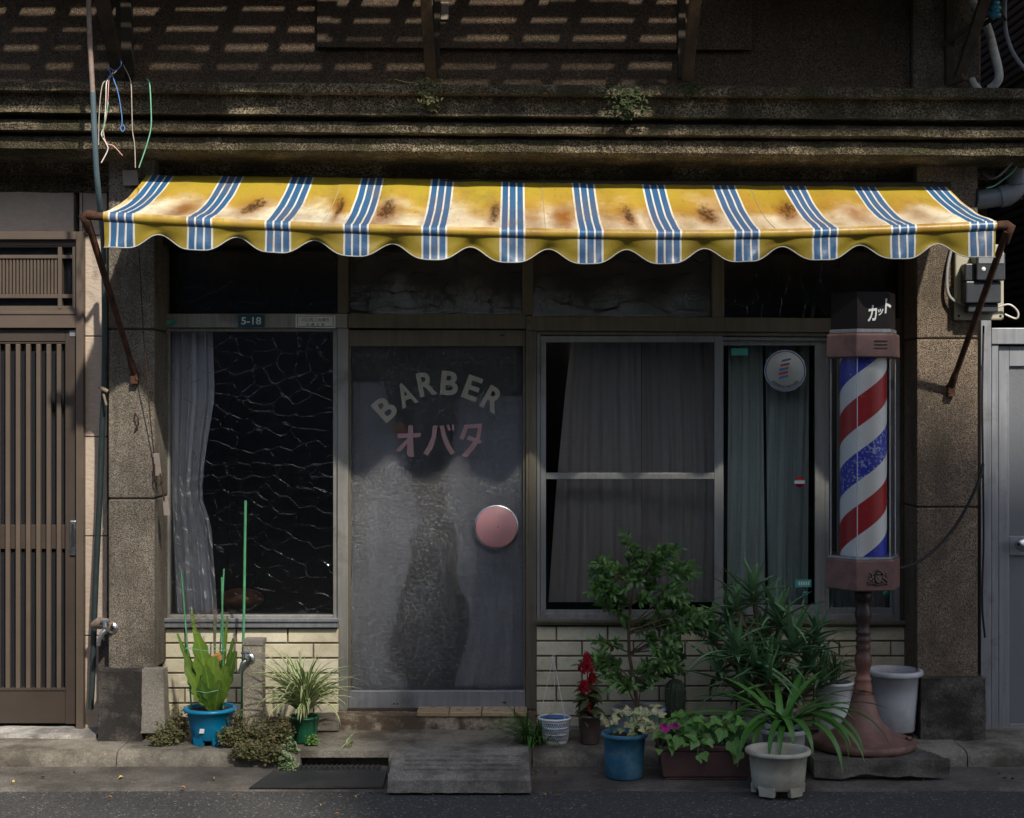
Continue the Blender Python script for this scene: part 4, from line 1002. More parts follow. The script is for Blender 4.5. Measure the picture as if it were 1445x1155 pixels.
put_text(w, 'ト', facept(0, .151, .0016, .066, zp(434)), 20 * pxm, 9 * pxm, radians(8), .2, ft(0), fn_(0), bold=.03)
w.build('lettering', M['sticker_white'], top)
w = MB()
for i in range(3):
    q = [facept(0, .1715, -.0005, a, zp(482.5 + i * 5 + b)) for a, b in ((-.004, 0), (.055, 0), (.055, 1.5), (-.004, 1.5))]
    q2 = [p + fn_(0) * .004 for p in q]; w.add(q + q2, [(4,7,6,5),(0,1,5,4),(1,2,6,5),(2,3,7,6),(3,0,4,7)])
w.each('vent_slot', M['ink_black'], up_)
# crest relief
w = MB(); cz_ = zp(811); cx0 = .012
def cb(tx, dz, rx, rz, ry=.008, b=.1): q = facept(0, .172, .002, cx0 + tx, cz_ + dz); w.blob(q, rx, ry, rz, n=9, k=6, bump=b)
pts = [(-.014, .012), (.014, .012), (.015, -.006), (.008, -.017), (0, -.022), (-.008, -.017), (-.015, -.006)]
fv = [facept(0, .172, .012, cx0 + a, cz_ + b) for a, b in pts]; bv = [facept(0, .172, 0, cx0 + a * 1.25, cz_ + b * 1.25) for a, b in pts]
w.add(fv + bv, [tuple(range(7))[::-1]] + [(i, (i+1) % 7, 7+(i+1) % 7, 7+i) for i in range(7)])
w.add(fv + bv, [(i, 7+i, 7+(i+1) % 7, (i+1) % 7) for i in range(7)])
for sg in (-1, 1):
    for tx, dz, rx, rz in ((.024, .002, .008, .012), (.027, .016, .007, .008), (.034, .022, .005, .007), (.034, -.006, .006, .008), (.021, -.014, .007, .006), (.039, .008, .004, .008), (.042, -.016, .007, .005), (.020, .022, .005, .006)): cb(sg * tx, dz, rx, rz)
for a in (-.012, -.006, 0, .006, .012): cb(a, .028 + .006 * (1 - abs(a) / .012), .0035, .009)
cb(0, .020, .014, .005)
for a in range(-5, 6): cb(a * .0085, -.026 - .004 * cos(a * .9), .005, .0045)
cb(0, .0, .008, .010, .014)
w.build('crest', M['crest_bronze'], low)
# striped drum and clear case
n = N('pole_stripes'); sp = n.new("SeparateXYZ"); n.l(n.tc.outputs['UV'], sp.inputs[0])
f_ = n.math('FRACT', n.math('ADD', sp.outputs[0], sp.outputs[1]))
red, wh, blu = (.34,.010,.014), (.60,.60,.55), (.016,.03,.36)
wh_ = n.mix(n.noise(12, 5), (.60,.60,.56), (.72,.72,.68))
isr = n.ramp(f_, [(0, 0), (.215, 1), (.50, 0)], 'CONSTANT'); isb = n.ramp(f_, [(0, 0), (.725, 1)], 'CONSTANT')
fl = n.vor(75, out='Distance'); pe = n.noise(9, 6, .7)
zz = n.ramp(n.tc.outputs['UV'], [(0, 0), (1, 1)])
worn = n.math('MULTIPLY', n.ramp(n.math('ADD', n.noise(75, 3, .6), n.math('MULTIPLY', pe, .35)), [(.71, 0), (.78, 1)]), .75)
at = n.new("Attribute", attribute_name='worn')
c = n.mix(isb, n.mix(isr, wh_, red), n.mix(n.math('MULTIPLY', worn, at.outputs['Fac']), blu, (.40,.44,.55)))
c = n.mix(n.ramp(n.noise(45, 4, .7), [(.66, 0), (.72, .7)]), c, wh_)
n.set(c, .4, 0, .4); M['pole_stripes'] = n.mat
w = MB(); z0, z1 = zp(784), zp(506); PER = 151 * pxm; NS = 48; H = 60
vs = []; uvs = []; fs = []; wn_ = []
for j in range(H + 1):
    for i in range(NS + 1):
        a = 2 * pi * i / NS; vs.append((XP + .1035 * sin(a), YP - .1035 * cos(a), z0 + (z1 - z0) * j / H))
        z = vs[-1][2]; wn_.append(1.0 if zp(720) < z < zp(600) else .08)
def suv(i, j):   # u falls as the stripe climbs to the right; v counts periods downwards from the top
    zc = z0 + (z1 - z0) * j / H; an = (i / NS + .5) % 1 if False else i / NS
    return (an, (zp(571) - zc) / PER)
# phase: at the left limb (a = 270 deg = .75) red runs from photo row 590 to 634
PH = .215 - ((.75 - .02) + (zp(571) - zp(590)) / PER)
fs = []; uvs = []
for j in range(H):
    for i in range(NS):
        a = j * (NS + 1) + i; fs.append((a, a + 1, a + NS + 2, a + NS + 1))
        uvs.append(tuple((u + PH + 10, v) for u, v in (suv(i, j), suv(i+1, j), suv(i+1, j+1), suv(i, j+1))))
w.add(vs, fs, 0, True, uvs); drum = w.build('striped_drum', M['pole_stripes'], bp); attr(drum, 'worn', wn_)
w = MB(); hexa(w, [(.150, zp(783.5)), (.150, zp(506))], cap=False); w.build('clear_case', M['acrylic'], bp)
w = MB()
for k in range(6): w.tube([hexv(.150, zp(783.5), k), hexv(.150, zp(506), k)], .0022, 6)
w.each('case_edge', M['pot_grey'], bp, 3)

# stone slab under it
w = MB(); xa, xb = wx(1149, -.87), wx(1341, -.87)
def slab(q):
    q = q.copy(); t = (q.y + .87) / .5
    if q.x > (xa + xb) / 2: q.x -= .17 * t
    q.z += .006 * (q.x - xa)
    if q.z < .06: q.y += .02 * (q.x - xa) + .012 * mnoise.noise(q * 11); q.z += .02 * mnoise.noise(Vector((q.x * 7, q.y * 7, 0)))
    return q
w.roughbox(xa, xb, -.87, -.24, .022, SLB - .004, .018, .006, 13, 0, slab, 2)
w.build('stone_slab', M['slab_concrete'], None, label='rough dark stone slab lying under the barber pole', cat='stone slab')
w = MB(); w.roughbox(wx(1165,-.7), wx(1315,-.7), -.80, -.3, 0, .03, .03, .006, 9); w.build('bedding_stone', M['slab_concrete'], None, label='low dark packing stone hidden in shadow under the slab', cat='stone')

# ================================================================== STEP RAMP, RUBBER RAMP
w = MB(); xl, xr = wx(546, -1.05), wx(750, -1.05)
prof = [(-1.065, .0), (-1.062, .052), (-1.045, .068), (-.80, .112), (-.70, .116), (-.695, .0)]
def rp(u, v):
    k = v * (len(prof) - 1); i = min(int(k), len(prof) - 2); t = k - i
    y = prof[i][0] + (prof[i+1][0] - prof[i][0]) * t; z = prof[i][1] + (prof[i+1][1] - prof[i][1]) * t
    ins = .010 * (z / .11); x = (xl + ins) + (xr - xl - 2 * ins) * u
    q = mnoise.noise_vector(Vector((x, y, z)) * 30) * .0022
    return Vector((x, y, z)) + q
w.grid(rp, 90, 100)
for sgn, X in ((0, xl), (1, xr)):
    vs = [rp(sgn, k / 20) for k in range(21)]; w.add(vs, [tuple(range(21)) if sgn == 0 else tuple(range(20, -1, -1))])
for k in range(4):
    y = -.985 + .048 * k; z = .068 + (.112 - .068) * (y + 1.045) / .245
    a, b = xl + (xr - xl) * (.11 - .004 * k), xl + (xr - xl) * (.915 + .004 * k)
    w.roughbox(a, b, y - .009, y + .009, z - .006, z + .0065, .012, .0012, 40, 0, None, k)
w.build('concrete_ramp', M['ramp_concrete'], None, label='pale grey concrete kerb ramp block with grooves in front of the door', cat='ramp')
w = MB(); xl, xr = wx(352, -.97), wx(541, -.97)
w.add([(xl, -.985, .002), (xr + .0, -.985, .002), (xr + .0, -.79, .030), (xl + .075, -.79, .030), (xl + .03, -.985, .008), (xr, -.985, .008), (xl, -.985, 0), (xr, -.985, 0), (xr, -.78, 0), (xl + .06, -.78, 0), (xr, -.78, .028), (xl + .07, -.78, .028)],
      [(4,5,2,3), (0,1,5,4), (6,7,1,0), (0,4,3), (1,7,8,10,2), (5,1,2), (3,2,10,11), (0,3,11,9,6), (11,10,8,9)])
o = w.build('rubber_ramp', M['black_rubber'], None, label='flat black rubber kerb ramp over the drain beside the concrete block', cat='ramp')
w = MB(); w.pbox(500, 1105.5, 514, 1109, -.895, -.89); w.build('ramp_slot', M['ink_black'], o)
w = MB(); w.box(wx(420, -.66), wx(538, -.66), -.70, -.63, .001, .012)
for k in range(16):
    x = wx(422 + k * 7.3, -.66); w.box(x, x + .011, -.70, -.632, .012, .022)
w.build('drain_grate', M['black_rubber'], None, label='dark drain grating in the mouth under the kerb lintel', cat='drain')

# ================================================================== PIPES, WIRES, METER
w = MB(); pts = [P(124, -30, -.76), P(127, 60, -.76), P(131, 132, -.75)]; w.tube(pts, .011, 10)
cdt = w.build('conduit_pipe', M['rusty_conduit'], None, label='thin conduit down the left of the cornice, rusty above and blue grey below', cat='pipe')
w = MB(); w.tube([P(131, 131, -.75), P(133, 180, -.745), P(136, 240, -.73), P(140, 285, -.66), P(145, 330, -.50), P(147, 372, -.33)], [.0125, .0128, .0125, .0125, .0125, .012], 10); w.build('blue_sleeve', M['blue_conduit'], cdt)
w = MB(); w.tube([P(147, 370, -.33), P(148, 470, -.31), P(147, 550, -.31), P(144, 610, -.25), P(141, 700, -.22), P(136, 800, -.21), P(133, 880, -.22), P(130.5, 960, -.22), P(128, 1001, -.22)], .0135, 10)
hs = w.build('dark_hose', M['dark_hose'], None, label='dark rubber hose running down the beige strip beside the left pillar', cat='hose')
w = MB(); w.tube([P(140, 546, -.335), P(145, 549, -.34), P(152, 553, -.335)], .010, 8); w.tube([P(146, 556, -.33), P(150, 572, -.33)], .006, 6); w.build('tie_wire', M['rag'], hs)
def wire(mat, pts, r, label, Y=-.72, cat='wire', group=None, name='hanging_wire'):
    pp = [P(a, b, (c[0] if c else Y)) for a, b, *c in pts]; sm = []
    for i in range(len(pp) - 1):
        p0, p1, p2, p3 = pp[max(i-1, 0)], pp[i], pp[i+1], pp[min(i+2, len(pp)-1)]
        for k in range(5):
            t = k / 5; sm.append(.5 * ((2*p1) + (p2-p0)*t + (2*p0-5*p1+4*p2-p3)*t*t + (3*p1-p0-3*p2+p3)*t**3))
    sm.append(pp[-1]); w = MB(); w.tube(sm, r * (.78 if r < .0036 else 1), 6); return w.build(name, M[mat], None, label=label, cat=cat, group=group)
G_ = 'loose wires hanging over the cornice'
wire('wire_beige', [(165,100,-.45),(152,112,-.62),(144,122,-.70),(140,160),(139,205)], .0028, 'faded beige wire end, leftmost of the wires hanging over the cornice', group=G_)
wire('wire_white', [(160,103,-.42),(152,114,-.66),(150,120),(149,150),(147,178),(143,190),(150,203),(152,212),(143,230)], .0032, 'white wire hanging over the cornice with a kinked lower end', group=G_)
wire('wire_pink', [(160,100,-.42),(154,114,-.66),(153,125),(152,145),(150,165),(146,184),(150,202),(160,206),(173,220)], .0024, 'thin pinkish wire crossing the white wire with its end turned right', group=G_)
wire('wire_green', [(153,145,-.725),(150,160,-.73),(146,180,-.73),(145,192,-.73)], .0026, 'short green wire running along the white wire', group=G_)
wire('wire_beige', [(174,92,-.40),(182,108,-.60),(185,120,-.70),(186,150),(187,185),(190,205),(191,237)], .0030, 'grey beige wire hanging straight down right of the blue string', group=G_)
wire('wire_green', [(207,112,-.60),(211,118,-.70),(213,150),(213,180),(207,205),(196,237)], .0034, 'green wire curving down at the right of the hanging wires', group=G_)
wire('string_blue', [(170,83,-.42),(171,92,-.5),(163,100,-.55),(153,96,-.55),(156,104,-.6),(152,112,-.66),(151,118,-.68)], .0030, 'blue string knotted round the foot of the dark brace', cat='string', name='knotted_string')
wire('string_blue', [(158,105,-.6),(161,114,-.69),(165,125),(168,138),(170,150),(172,165),(172,176),(170,181),(173,186),(176,182),(174,177),(170,179)], .0028, 'twisted blue string with a small loop at its end', cat='string', name='hanging_string')
# right: grey drain elbow, white hoses, cables
w = MB(); w.tube([P(1436, 224, -.24), P(1436, 256, -.24)], .050, 18); w.tube([P(1436, 240, -.24), P(1436, 262, -.24)], .056, 18, 0)
w.tube([P(1436, 255, -.24), P(1434, 266, -.24), P(1426, 274, -.24), P(1412, 278, -.24), P(1376, 283, -.22)], [.046, .047, .047, .046, .046], 18)
w.tube([P(1424, 275, -.24), P(1410, 278.5, -.24)], .052, 18)
w.build('drain_pipe', M['pvc_grey'], None, label='grey plastic drain pipe with an elbow under the right end of the cornice', cat='pipe')
wire('cable_black', [(1374,262,-.26),(1379,270,-.30),(1378,290,-.30),(1371,302,-.26)], .006, 'short black cable looped beside the grey drain pipe', cat='cable', name='cable')
wire('pvc_pale', [(1366,-25,-.30),(1373,4,-.34),(1392,36,-.36),(1402,70,-.36),(1410,106,-.36),(1404,120,-.34),(1396,126,-.32)], .020, 'pale ribbed hose bending down over the cornice behind the steel bracket', cat='hose', name='pale_hose')
wire('pvc_pale', [(1371,112,-.33),(1374,119,-.34),(1379,124,-.35),(1382,128,-.33)], .017, 'short stub of pale hose on the cornice under the bracket', cat='hose', name='pale_hose')
wire('cable_grey', [(1419,-20,-.5),(1418,30,-.5),(1424,62,-.5),(1438,88,-.5),(1460,112,-.5)], .0095, 'thick grey cable curving out of the picture at the upper right', cat='cable', name='cable')
wire('cable_grey', [(1470,180,-.45),(1445,196,-.42),(1430,226,-.40),(1412,247,-.36),(1397,252,-.3),(1382,240,-.2),(1370,236,-.15)], .0055, 'slack grey cable swinging below the right end of the cornice', cat='cable', name='cable')
wire('wire_green', [(1437,230,-.31),(1430,242,-.31),(1418,252,-.31),(1404,262,-.30),(1392,266,-.30)], .0045, 'green wire above the elbow of the grey drain pipe', cat='wire', name='green_wire')
wire('cable_black', [(1387,655,-.27),(1384,672,-.32),(1372,700,-.34),(1350,740,-.35),(1320,775,-.40),(1292,795,-.46),(1266,803,-.56)], .0075, 'black power cable sagging from the right pillar to the barber pole', cat='cable', name='power_cable')
# steel bracket with insulator
bk = empty('steel_bracket', P(1345, 118, -.40), 'rusty steel V shaped cable bracket above the right pillar', 'bracket')
def strut(mb, p, q, wd, th):
    p, q = Vector(p), Vector(q); d = (q - p).normalized(); sx = Vector((0, 1, 0)); sx = (sx - d * sx.dot(d)).normalized(); nn = d.cross(sx); a, b = sx * wd / 2, nn * th / 2
    vs = [p-a-b, p+a-b, p+a+b, p-a+b, q-a-b, q+a-b, q+a+b, q-a+b]; mb.add(vs, [(0,3,2,1),(4,5,6,7),(0,1,5,4),(1,2,6,5),(2,3,7,6),(3,0,4,7)])
w = MB(); strut(w, P(1340, -30, -.37), P(1340, 118, -.37), .04, .040); strut(w, P(1353, 112, -.42), P(1396, -20, -.62), .05, .045); strut(w, P(1338, 118, -.39), P(1362, 108, -.45), .05, .03)
w.build('bracket_frame', M['dark_timber'], bk, bevel=.003)
w = MB(); strut(w, P(1329, 65, -.36), P(1391, 22, -.50), .03, .026); strut(w, P(1348, 63, -.40), P(1412, 18, -.52), .03, .022); w.each('bracket_tie', M['dark_timber'], bk, bevel=.003)
ins = empty('insulator', P(1403, 13, -.55), 'glossy blue ceramic insulator on the bracket at the upper right', 'insulator')
w = MB(); c0 = P(1404, 14, -.55)
w.lathe([(0,-.040),(.018,-.040),(.028,-.034),(.030,-.022),(.022,-.014),(.020,-.006),(.029,0),(.031,.010),(.022,.018),(.020,.026),(.024,.032),(.018,.040),(0,.042)], c0, 24)
w.build('insulator_body', M['insulator_blue'], ins)
w = MB(); w.tube([c0 + Vector((.03, 0, -.01)), c0 + Vector((.05, 0, -.05))], .005, 6); w.build('insulator_pin', M['rusty_iron'], ins)
# electricity meter on its board
mt = empty('electric_meter', P(1382, 452, -.33), 'dark grey electric meter on a cream backboard at the right pillar', 'electric meter')
w = MB(); w.pbox(1348, 345, 1417, 452, -.335, -.303); bo = w.build('back_board', M['meter_board'], mt, bevel=.008)
w = MB()
for px, py in ((1353, 446), (1412, 446), (1412, 350)): disc(w, P(px, py, -.3355), [(.006, 0), (.005, .003), (0, .003)], 12)
w.each('board_screw', M['ink_black'], bo)
w = MB(); w.pbox(1378, 357, 1419, 396, -.44, -.336); w.pbox(1363, 397, 1413, 428, -.42, -.336); w.pbox(1366, 428.3, 1409, 441, -.40, -.336); w.pbox(1362, 372, 1377.5, 396.7, -.41, -.336)
md = w.build('meter_case', M['meter_grey'], mt, bevel=.006)
w = MB(); w.pbox(1381, 358, 1417, 372, -.444, -.439); w.build('meter_window', M['pvc_grey'], md, bevel=.001)
w = MB(); disc(w, P(1388, 380, -.44), [(.010, 0), (.009, .002), (0, .002)], 20); w.build('meter_badge', M['plastic_white'], md)
wire('cable_grey', [(1343,350,-.31),(1337,380,-.32),(1337,410,-.33),(1345,424,-.34),(1362,431,-.36)], .0075, 'grey cable bent into the left side of the meter board', cat='cable', name='meter_cable')
wire('pvc_pale', [(1408,434,-.36),(1424,430,-.37),(1436,440,-.37),(1434,450,-.36),(1418,444,-.35)], .005, 'white cable looped at the right side of the meter', cat='cable', name='meter_cable')
wire('cable_black', [(1388,460,-.27),(1386,560,-.28),(1387,655,-.28),(1388,760,-.27),(1386,850,-.27),(1390,900,-.26)], .005, 'thin black cable down the edge between right pillar and gate', cat='cable', name='cable')

# ================================================================== TAPS
def faucet(root, c, ang, S=1.0, spout=(-.5, -.35)):
    c = Vector(c); f = Vector((sin(ang), -cos(ang), 0)); sd_ = Vector((cos(ang), sin(ang), 0))
    w = MB(); disc(w, c, [(.026*S, 0), (.026*S, .005), (.020*S, .010), (.012*S, .012), (.011*S, .03)], 20)
    w.tube([c, c + f * .035 * S, c + f * .060 * S], [.011*S, .0125*S, .0125*S], 12)
    w.tube([c + f * .05 * S + Vector((0, 0, -.004)), c + f * .062 * S + sd_ * -.012 * S + Vector((0, 0, -.018 * S)), c + f * .066 * S - sd_ * .022 * S + Vector((0, 0, -.045 * S)), c + f * .066 * S - sd_ * .026 * S + Vector((0, 0, -.068 * S))], [.011*S, .011*S, .009*S, .0085*S], 12)
    w.build('tap_body', M['chrome'], root)
    w = MB(); b = c + f * .055 * S + Vector((0, 0, .010 * S)); w.tube([b, b + Vector((0, 0, .022 * S))], [.010*S, .008*S], 10); w.tube([b + sd_ * -.022 * S + Vector((0,0,.024*S)), b + sd_ * .022 * S + Vector((0,0,.024*S))], .006 * S, 8)
    w.build('tap_handle', M['chrome'], root)
tp = empty('wall_tap', P(150, 890, -.31), 'chrome wall tap on the left pillar with a rag tied to its pipe', 'tap')
faucet(tp, P(159, 886, -.30), radians(-20), 1.1)
w = MB(); w.tube([P(132, 882, -.29), P(140, 879, -.31), P(150, 880, -.325), P(157, 884, -.33)], [.017, .026, .024, .016], 10); w.blob(P(141, 881, -.31), .030, .022, .024, bump=.2); w.build('rag', M['rag'], tp)
sp_ = empty('standpipe', (wx(356, -.3), -.3, KZ), 'short speckled concrete standpipe post with a chrome tap in front of the cream tiles', 'standpipe')
w = MB(); w.roughbox(wx(343, -.33), wx(370, -.33), -.33, -.23, KZ, wz(911, -.33), .015, .002, 20); w.build('post', M['post_terrazzo'], sp_)
w = MB(); w.roughbox(wx(342, -.335), wx(371, -.335), -.336, -.225, wz(910.5, -.33), wz(904, -.33), .015, .002, 20); w.build('post_cap', M['base_render'], sp_)
faucet(sp_, P(353, 929, -.332), radians(-15), .95)

# ================================================================== PLANTS
random.seed(21)
R_ = random.uniform
def pot(root, c, rb, rt, h, mat, rimh=.02, rimw=.012, soil='soil', sd=.02, feet=0, ribs=0, sx=1, name='pot', th=.006, empty_=False):
    w = MB(); cx, cy, cz = c
    rfn = (lambda a, z: 1 + (.018 if ribs and (cos(a * ribs) > .3) and z < h - rimh - .004 else 0)) if ribs else None
    hb = .022 if feet else 0
    prof = [(0, hb + .004), (rb * .96, hb + .002), (rb, hb + .008), (rb + (rt - rb) * .5, h * .5), (rt, h - rimh), (rt + rimw * .8, h - rimh + .002), (rt + rimw, h - rimh + .006), (rt + rimw, h - .006), (rt + rimw * .7, h), (rt, h), (rt - th * .6, h - .004), (rt - th, h - rimh), (rb - th, hb + .02), (0, hb + .015)]
    w.lathe(prof, (cx, cy, cz), 56, 0, True, sx, 1, rfn)
    if feet:
        for k in range(feet):
            a = 2 * pi * (k + .5) / feet; q = Vector((cx + (rb - .010) * sin(a), cy - (rb - .010) * cos(a), cz)); t = Vector((cos(a), sin(a), 0)); nn = Vector((sin(a), -cos(a), 0)); ww = rb * .36
            vs = [q + t * s1 * ww * (.8 if zz == 0 else 1) + nn * (s2 * .011) + Vector((0, 0, zz)) for zz in (0, hb + .016) for s1, s2 in ((-1,1),(1,1),(1,-1),(-1,-1))]
            w.add(vs, [(0,3,2,1),(4,5,6,7),(0,1,5,4),(1,2,6,5),(2,3,7,6),(3,0,4,7)])
    o = w.build(name, M[mat], root, bevel=0)
    if not empty_:
        w = MB(); rs = rt - th * .8
        def sf(u, v):
            a = 2 * pi * u; r = rs * v; return Vector((cx + r * cos(a) * sx, cy + r * sin(a), cz + h - sd + .008 * mnoise.noise(Vector((r * cos(a) * 40, r * sin(a) * 40, 2)))))
        w.grid(sf, 28, 6); w.build('soil', M[soil], root)
    return o

# 1 blue pot with flat-stemmed orchid cactus on stakes
c = (wx(297, -.44), -.44, KZ)
r = empty('potted_orchid_cactus', c, 'bright blue pot with a flat leaved green orchid cactus tied to thin stakes', 'potted plant')
po = pot(r, c, .080, .106, .168, 'pot_blue', .018, .018, sd=.018, feet=5)
w = MB(); q = Vector((c[0] - .022, c[1] - .0935, KZ + .075)); w.add([q + Vector(p) for p in ((-.012,0,-.010),(.010,0,-.011),(.013,0,.009),(-.008,0,.011))], [(0,1,2,3)]); w.build('sticker', M['sticker_white'], po)
w = MB()
def flat(px, py, bx, by, Wp, bend=.1, tw=0, dy=0, wav=5):
    a = P(bx, by, -.44 + dy * .3); b = P(px, py, -.44 + dy); L = (b - a).length
    ph = R_(0, 6); pr = lambda t: (.18 + .95 * min(1, 2.2 * t) ** 1.4 * (1 - max(0, t - .45) ** 1.6 * 2.2)) * (1 + .15 * sin(t * wav * 2 * pi + ph))
    w.leaf(a, b - a, Vector((sin(tw), -cos(tw), .1)), L, Wp * .80 * s(-.44), 0, .22, bend, pr, 22)
for t in ((277,893,303,1002,34,.06,.1,-.02), (301,926,302,1002,36,.05,-.1,-.05), (331,917,310,1000,24,.1,-.5,-.02), (290,940,300,1003,28,.05,.5,-.06), (318,940,306,1003,30,.05,-.3,-.055), (262,940,296,1003,24,.1,.5,-.02),
          (270,955,298,1004,26,.1,.3,-.06), (325,955,305,1004,24,.1,-.7,-.05), (270,860,292,998,9,.05,.2,.02), (250,893,288,998,10,.05,.3,.0), (260,905,286,998,9,.1,.2,.03), (323,872,308,998,10,-.06,-.4,.02), (328,900,312,998,13,.05,-.5,.0), (282,960,299,1004,22,.05,.0,-.07), (310,960,303,1004,22,.05,-.2,-.07)): flat(*t)
w.build('leaf_stems', M['leaf_cactus_flat'], r)
w = MB()
for a, b, rr in ((P(256,808,-.41), P(270,1000,-.43), .0042), (P(316,803,-.40), P(306,1000,-.42), .004), (P(313,815,-.47), P(315,1000,-.46), .0045), (P(305,870,-.38), P(300,990,-.4), .003)): w.tube([a, a.lerp(b, .5) + Vector((.002, 0, 0)), b], rr, 7)
w.each('plant_stake', M['stake_green'], r, 3)
w = MB()
for py, x0_, x1_, z_ in ((915, 262, 323, 3), (974, 265, 318, -2)): w.tube([P(x0_, py, -.45), P((x0_ + x1_)/2, py + 4, -.53), P(x1_, py + z_, -.47)], .0016, 5); w.tube([P(x0_, py, -.45), P((x0_ + x1_)/2, py - 4, -.38), P(x1_, py + z_, -.47)], .0016, 5)
w.each('tie_wire', M['wire_green'], r, 6)
w = MB(); random.seed(4)
for k in range(26):
    a = P(R_(262, 322), R_(866, 885), R_(-.44, -.38)); w.tube([a, a + Vector((R_(-.03,.03), R_(-.02,.02), R_(-.02,.03))), a + Vector((R_(-.06,.06), R_(-.02,.02), R_(-.04,.04)))], .0009, 4)
w.tube([P(303,925,-.4), P(302,880,-.4), P(306,862,-.39)], .005, 6)
w.build('dry_stems', M['bark_dry'], r)
w = MB(); w.leaf(P(305, 934, -.47), (.3, 0, 1), (0, -1, 0), .05, .05, 0, .1, .3); w.build('dead_leaf', M['dry_leaf'], r)
w = MB(); w.tube([P(346.5, 707, -.24), P(344.5, 850, -.21), P(341, 1020, -.18)], .0066, 9)
w.build('garden_stake', M['stake_green'], None, label='tall bright green garden stake standing behind the concrete standpipe', cat='stake')

# weeds: low brown-green clumps
def weed(label, spots, n, mat='leaf_weed', size=(.011, .021), name='weed_clump', h=.10, stem='bark_dry'):
    xs = [q[0] for q in spots]
    root = empty(name, (sum(q[0].x for q in spots) / len(spots), sum(q[0].y for q in spots) / len(spots), min(q[0].z for q in spots)), label, 'weeds')
    lf = MB(); stm = MB()
    for _ in range(n):
        q, rad, hh = random.choice(spots); hh = hh * 1.6; a = R_(0, 2 * pi); rr = rad * math.sqrt(R_(0, 1)); base = q + Vector((rr * .4 * cos(a), rr * .3 * sin(a), 0)); tip = q + Vector((rr * cos(a), rr * .55 * sin(a) - .01, hh * R_(.15, 1) * (1.05 - .5 * rr / rad)))
        if random.random() < .55: stm.tube([base, base.lerp(tip, .5) + Vector((0, 0, .012)), tip], .0011, 4, cap=False)
        for k in range(5):
            p_ = base.lerp(tip, R_(.3, 1.05)) + Vector((R_(-.012,.012), R_(-.012,.012), R_(-.008,.012)))
            lf.leaf(p_, (R_(-1,1), R_(-1,.5), R_(-.4,.9)), (R_(-.6,.6), R_(-1,0), 1), R_(*size), R_(*size) * .8, 0, .3, .5, None, 2)
    lf.build('foliage', M[mat], root); stm.build('stems', M[stem], root); return root
random.seed(5)
weed('dry brown green weed clump between the left pillar base and the blue pot', [(P(240,1050,-.47), .07, .09), (P(226,1052,-.50), .045, .05), (P(252,1045,-.42), .05, .14)], 230)
weed('large straggly weed clump growing over the kerb between blue pot and spider plant', [(P(340,1055,-.5), .10, .13), (P(372,1058,-.52), .10, .13), (P(350,1072,-.63), .08, .07), (P(384,1075,-.63), .07, .08), (P(398,1050,-.5), .07, .10), (P(322,1052,-.53), .05, .07)], 620)
weed('small green weed rosette growing out of the gutter below the spider plant', [(P(405,1090,-.66), .03, .06)], 40, 'leaf_spider_dull', (.02, .035))
weed('tiny green clover leaved weed beside the dark green pot', [(P(441,1050,-.5), .025, .035)], 40, 'leaf_sweet', (.008, .014))
weed('tiny pale weed sprout in front of the dark green pot', [(P(412,1068,-.58), .025, .07)], 26, 'leaf_spider_dull', (.015, .03))

def spider(root, base, n, L, mat, seed, Wd=.012, spread=1.0, up=(50, 88), yk=1.0):
    random.seed(seed); w = MB()
    for i in range(n):
        a = R_(0, 2 * pi); e0 = R_(*up); L_ = R_(*L)
        b = Vector(base) + Vector((cos(a) * .012, sin(a) * .012, R_(-.005, .01)))
        w.strap(b, a, L_, Wd * R_(.75, 1.15), e0, e0 - R_(50, 135) * spread, 0, 9, .35, R_(-.5, .5), None, 1.25)
    return w.build('foliage', M[mat], root)
c = (wx(430, -.42), -.42, KZ)
r = empty('spider_plant', c, 'variegated spider plant overflowing a small dark green pot beside the standpipe', 'potted plant')
pot(r, c, .052, .066, .125, 'pot_green', .012, .006, ribs=14)
spider(r, (c[0] - .005, c[1], c[2] + .115), 170, (.22, .40), 'leaf_spider', 8, .017)
c0 = (wx(492, -.52), -.52, KZ)
r = empty('spider_plantlet', c0, 'small spider plantlet rooted on the kerb beside the door foundation', 'plant'); spider(r, c0, 12, (.05, .10), 'leaf_spider', 9, .008)
# liriope tuft
random.seed(11); c0 = (wx(752, -.46), -.46, KZ)
r = empty('grass_tuft', c0, 'green grassy tuft of narrow leaves between the ramp block and the woven white pot', 'grass')
w = MB()
for i in range(80):
    a = R_(-2.4, .9) if i < 62 else R_(0, 6.28); e = R_(35, 85); w.strap((c0[0] + R_(-.05, .06), c0[1] + R_(-.03, .03), KZ), a, R_(.15, .30), R_(.007, .012), e, e - R_(60, 120), 0, 8, .35, R_(-.4,.4))
w.build('foliage', M['leaf_grass'], r)

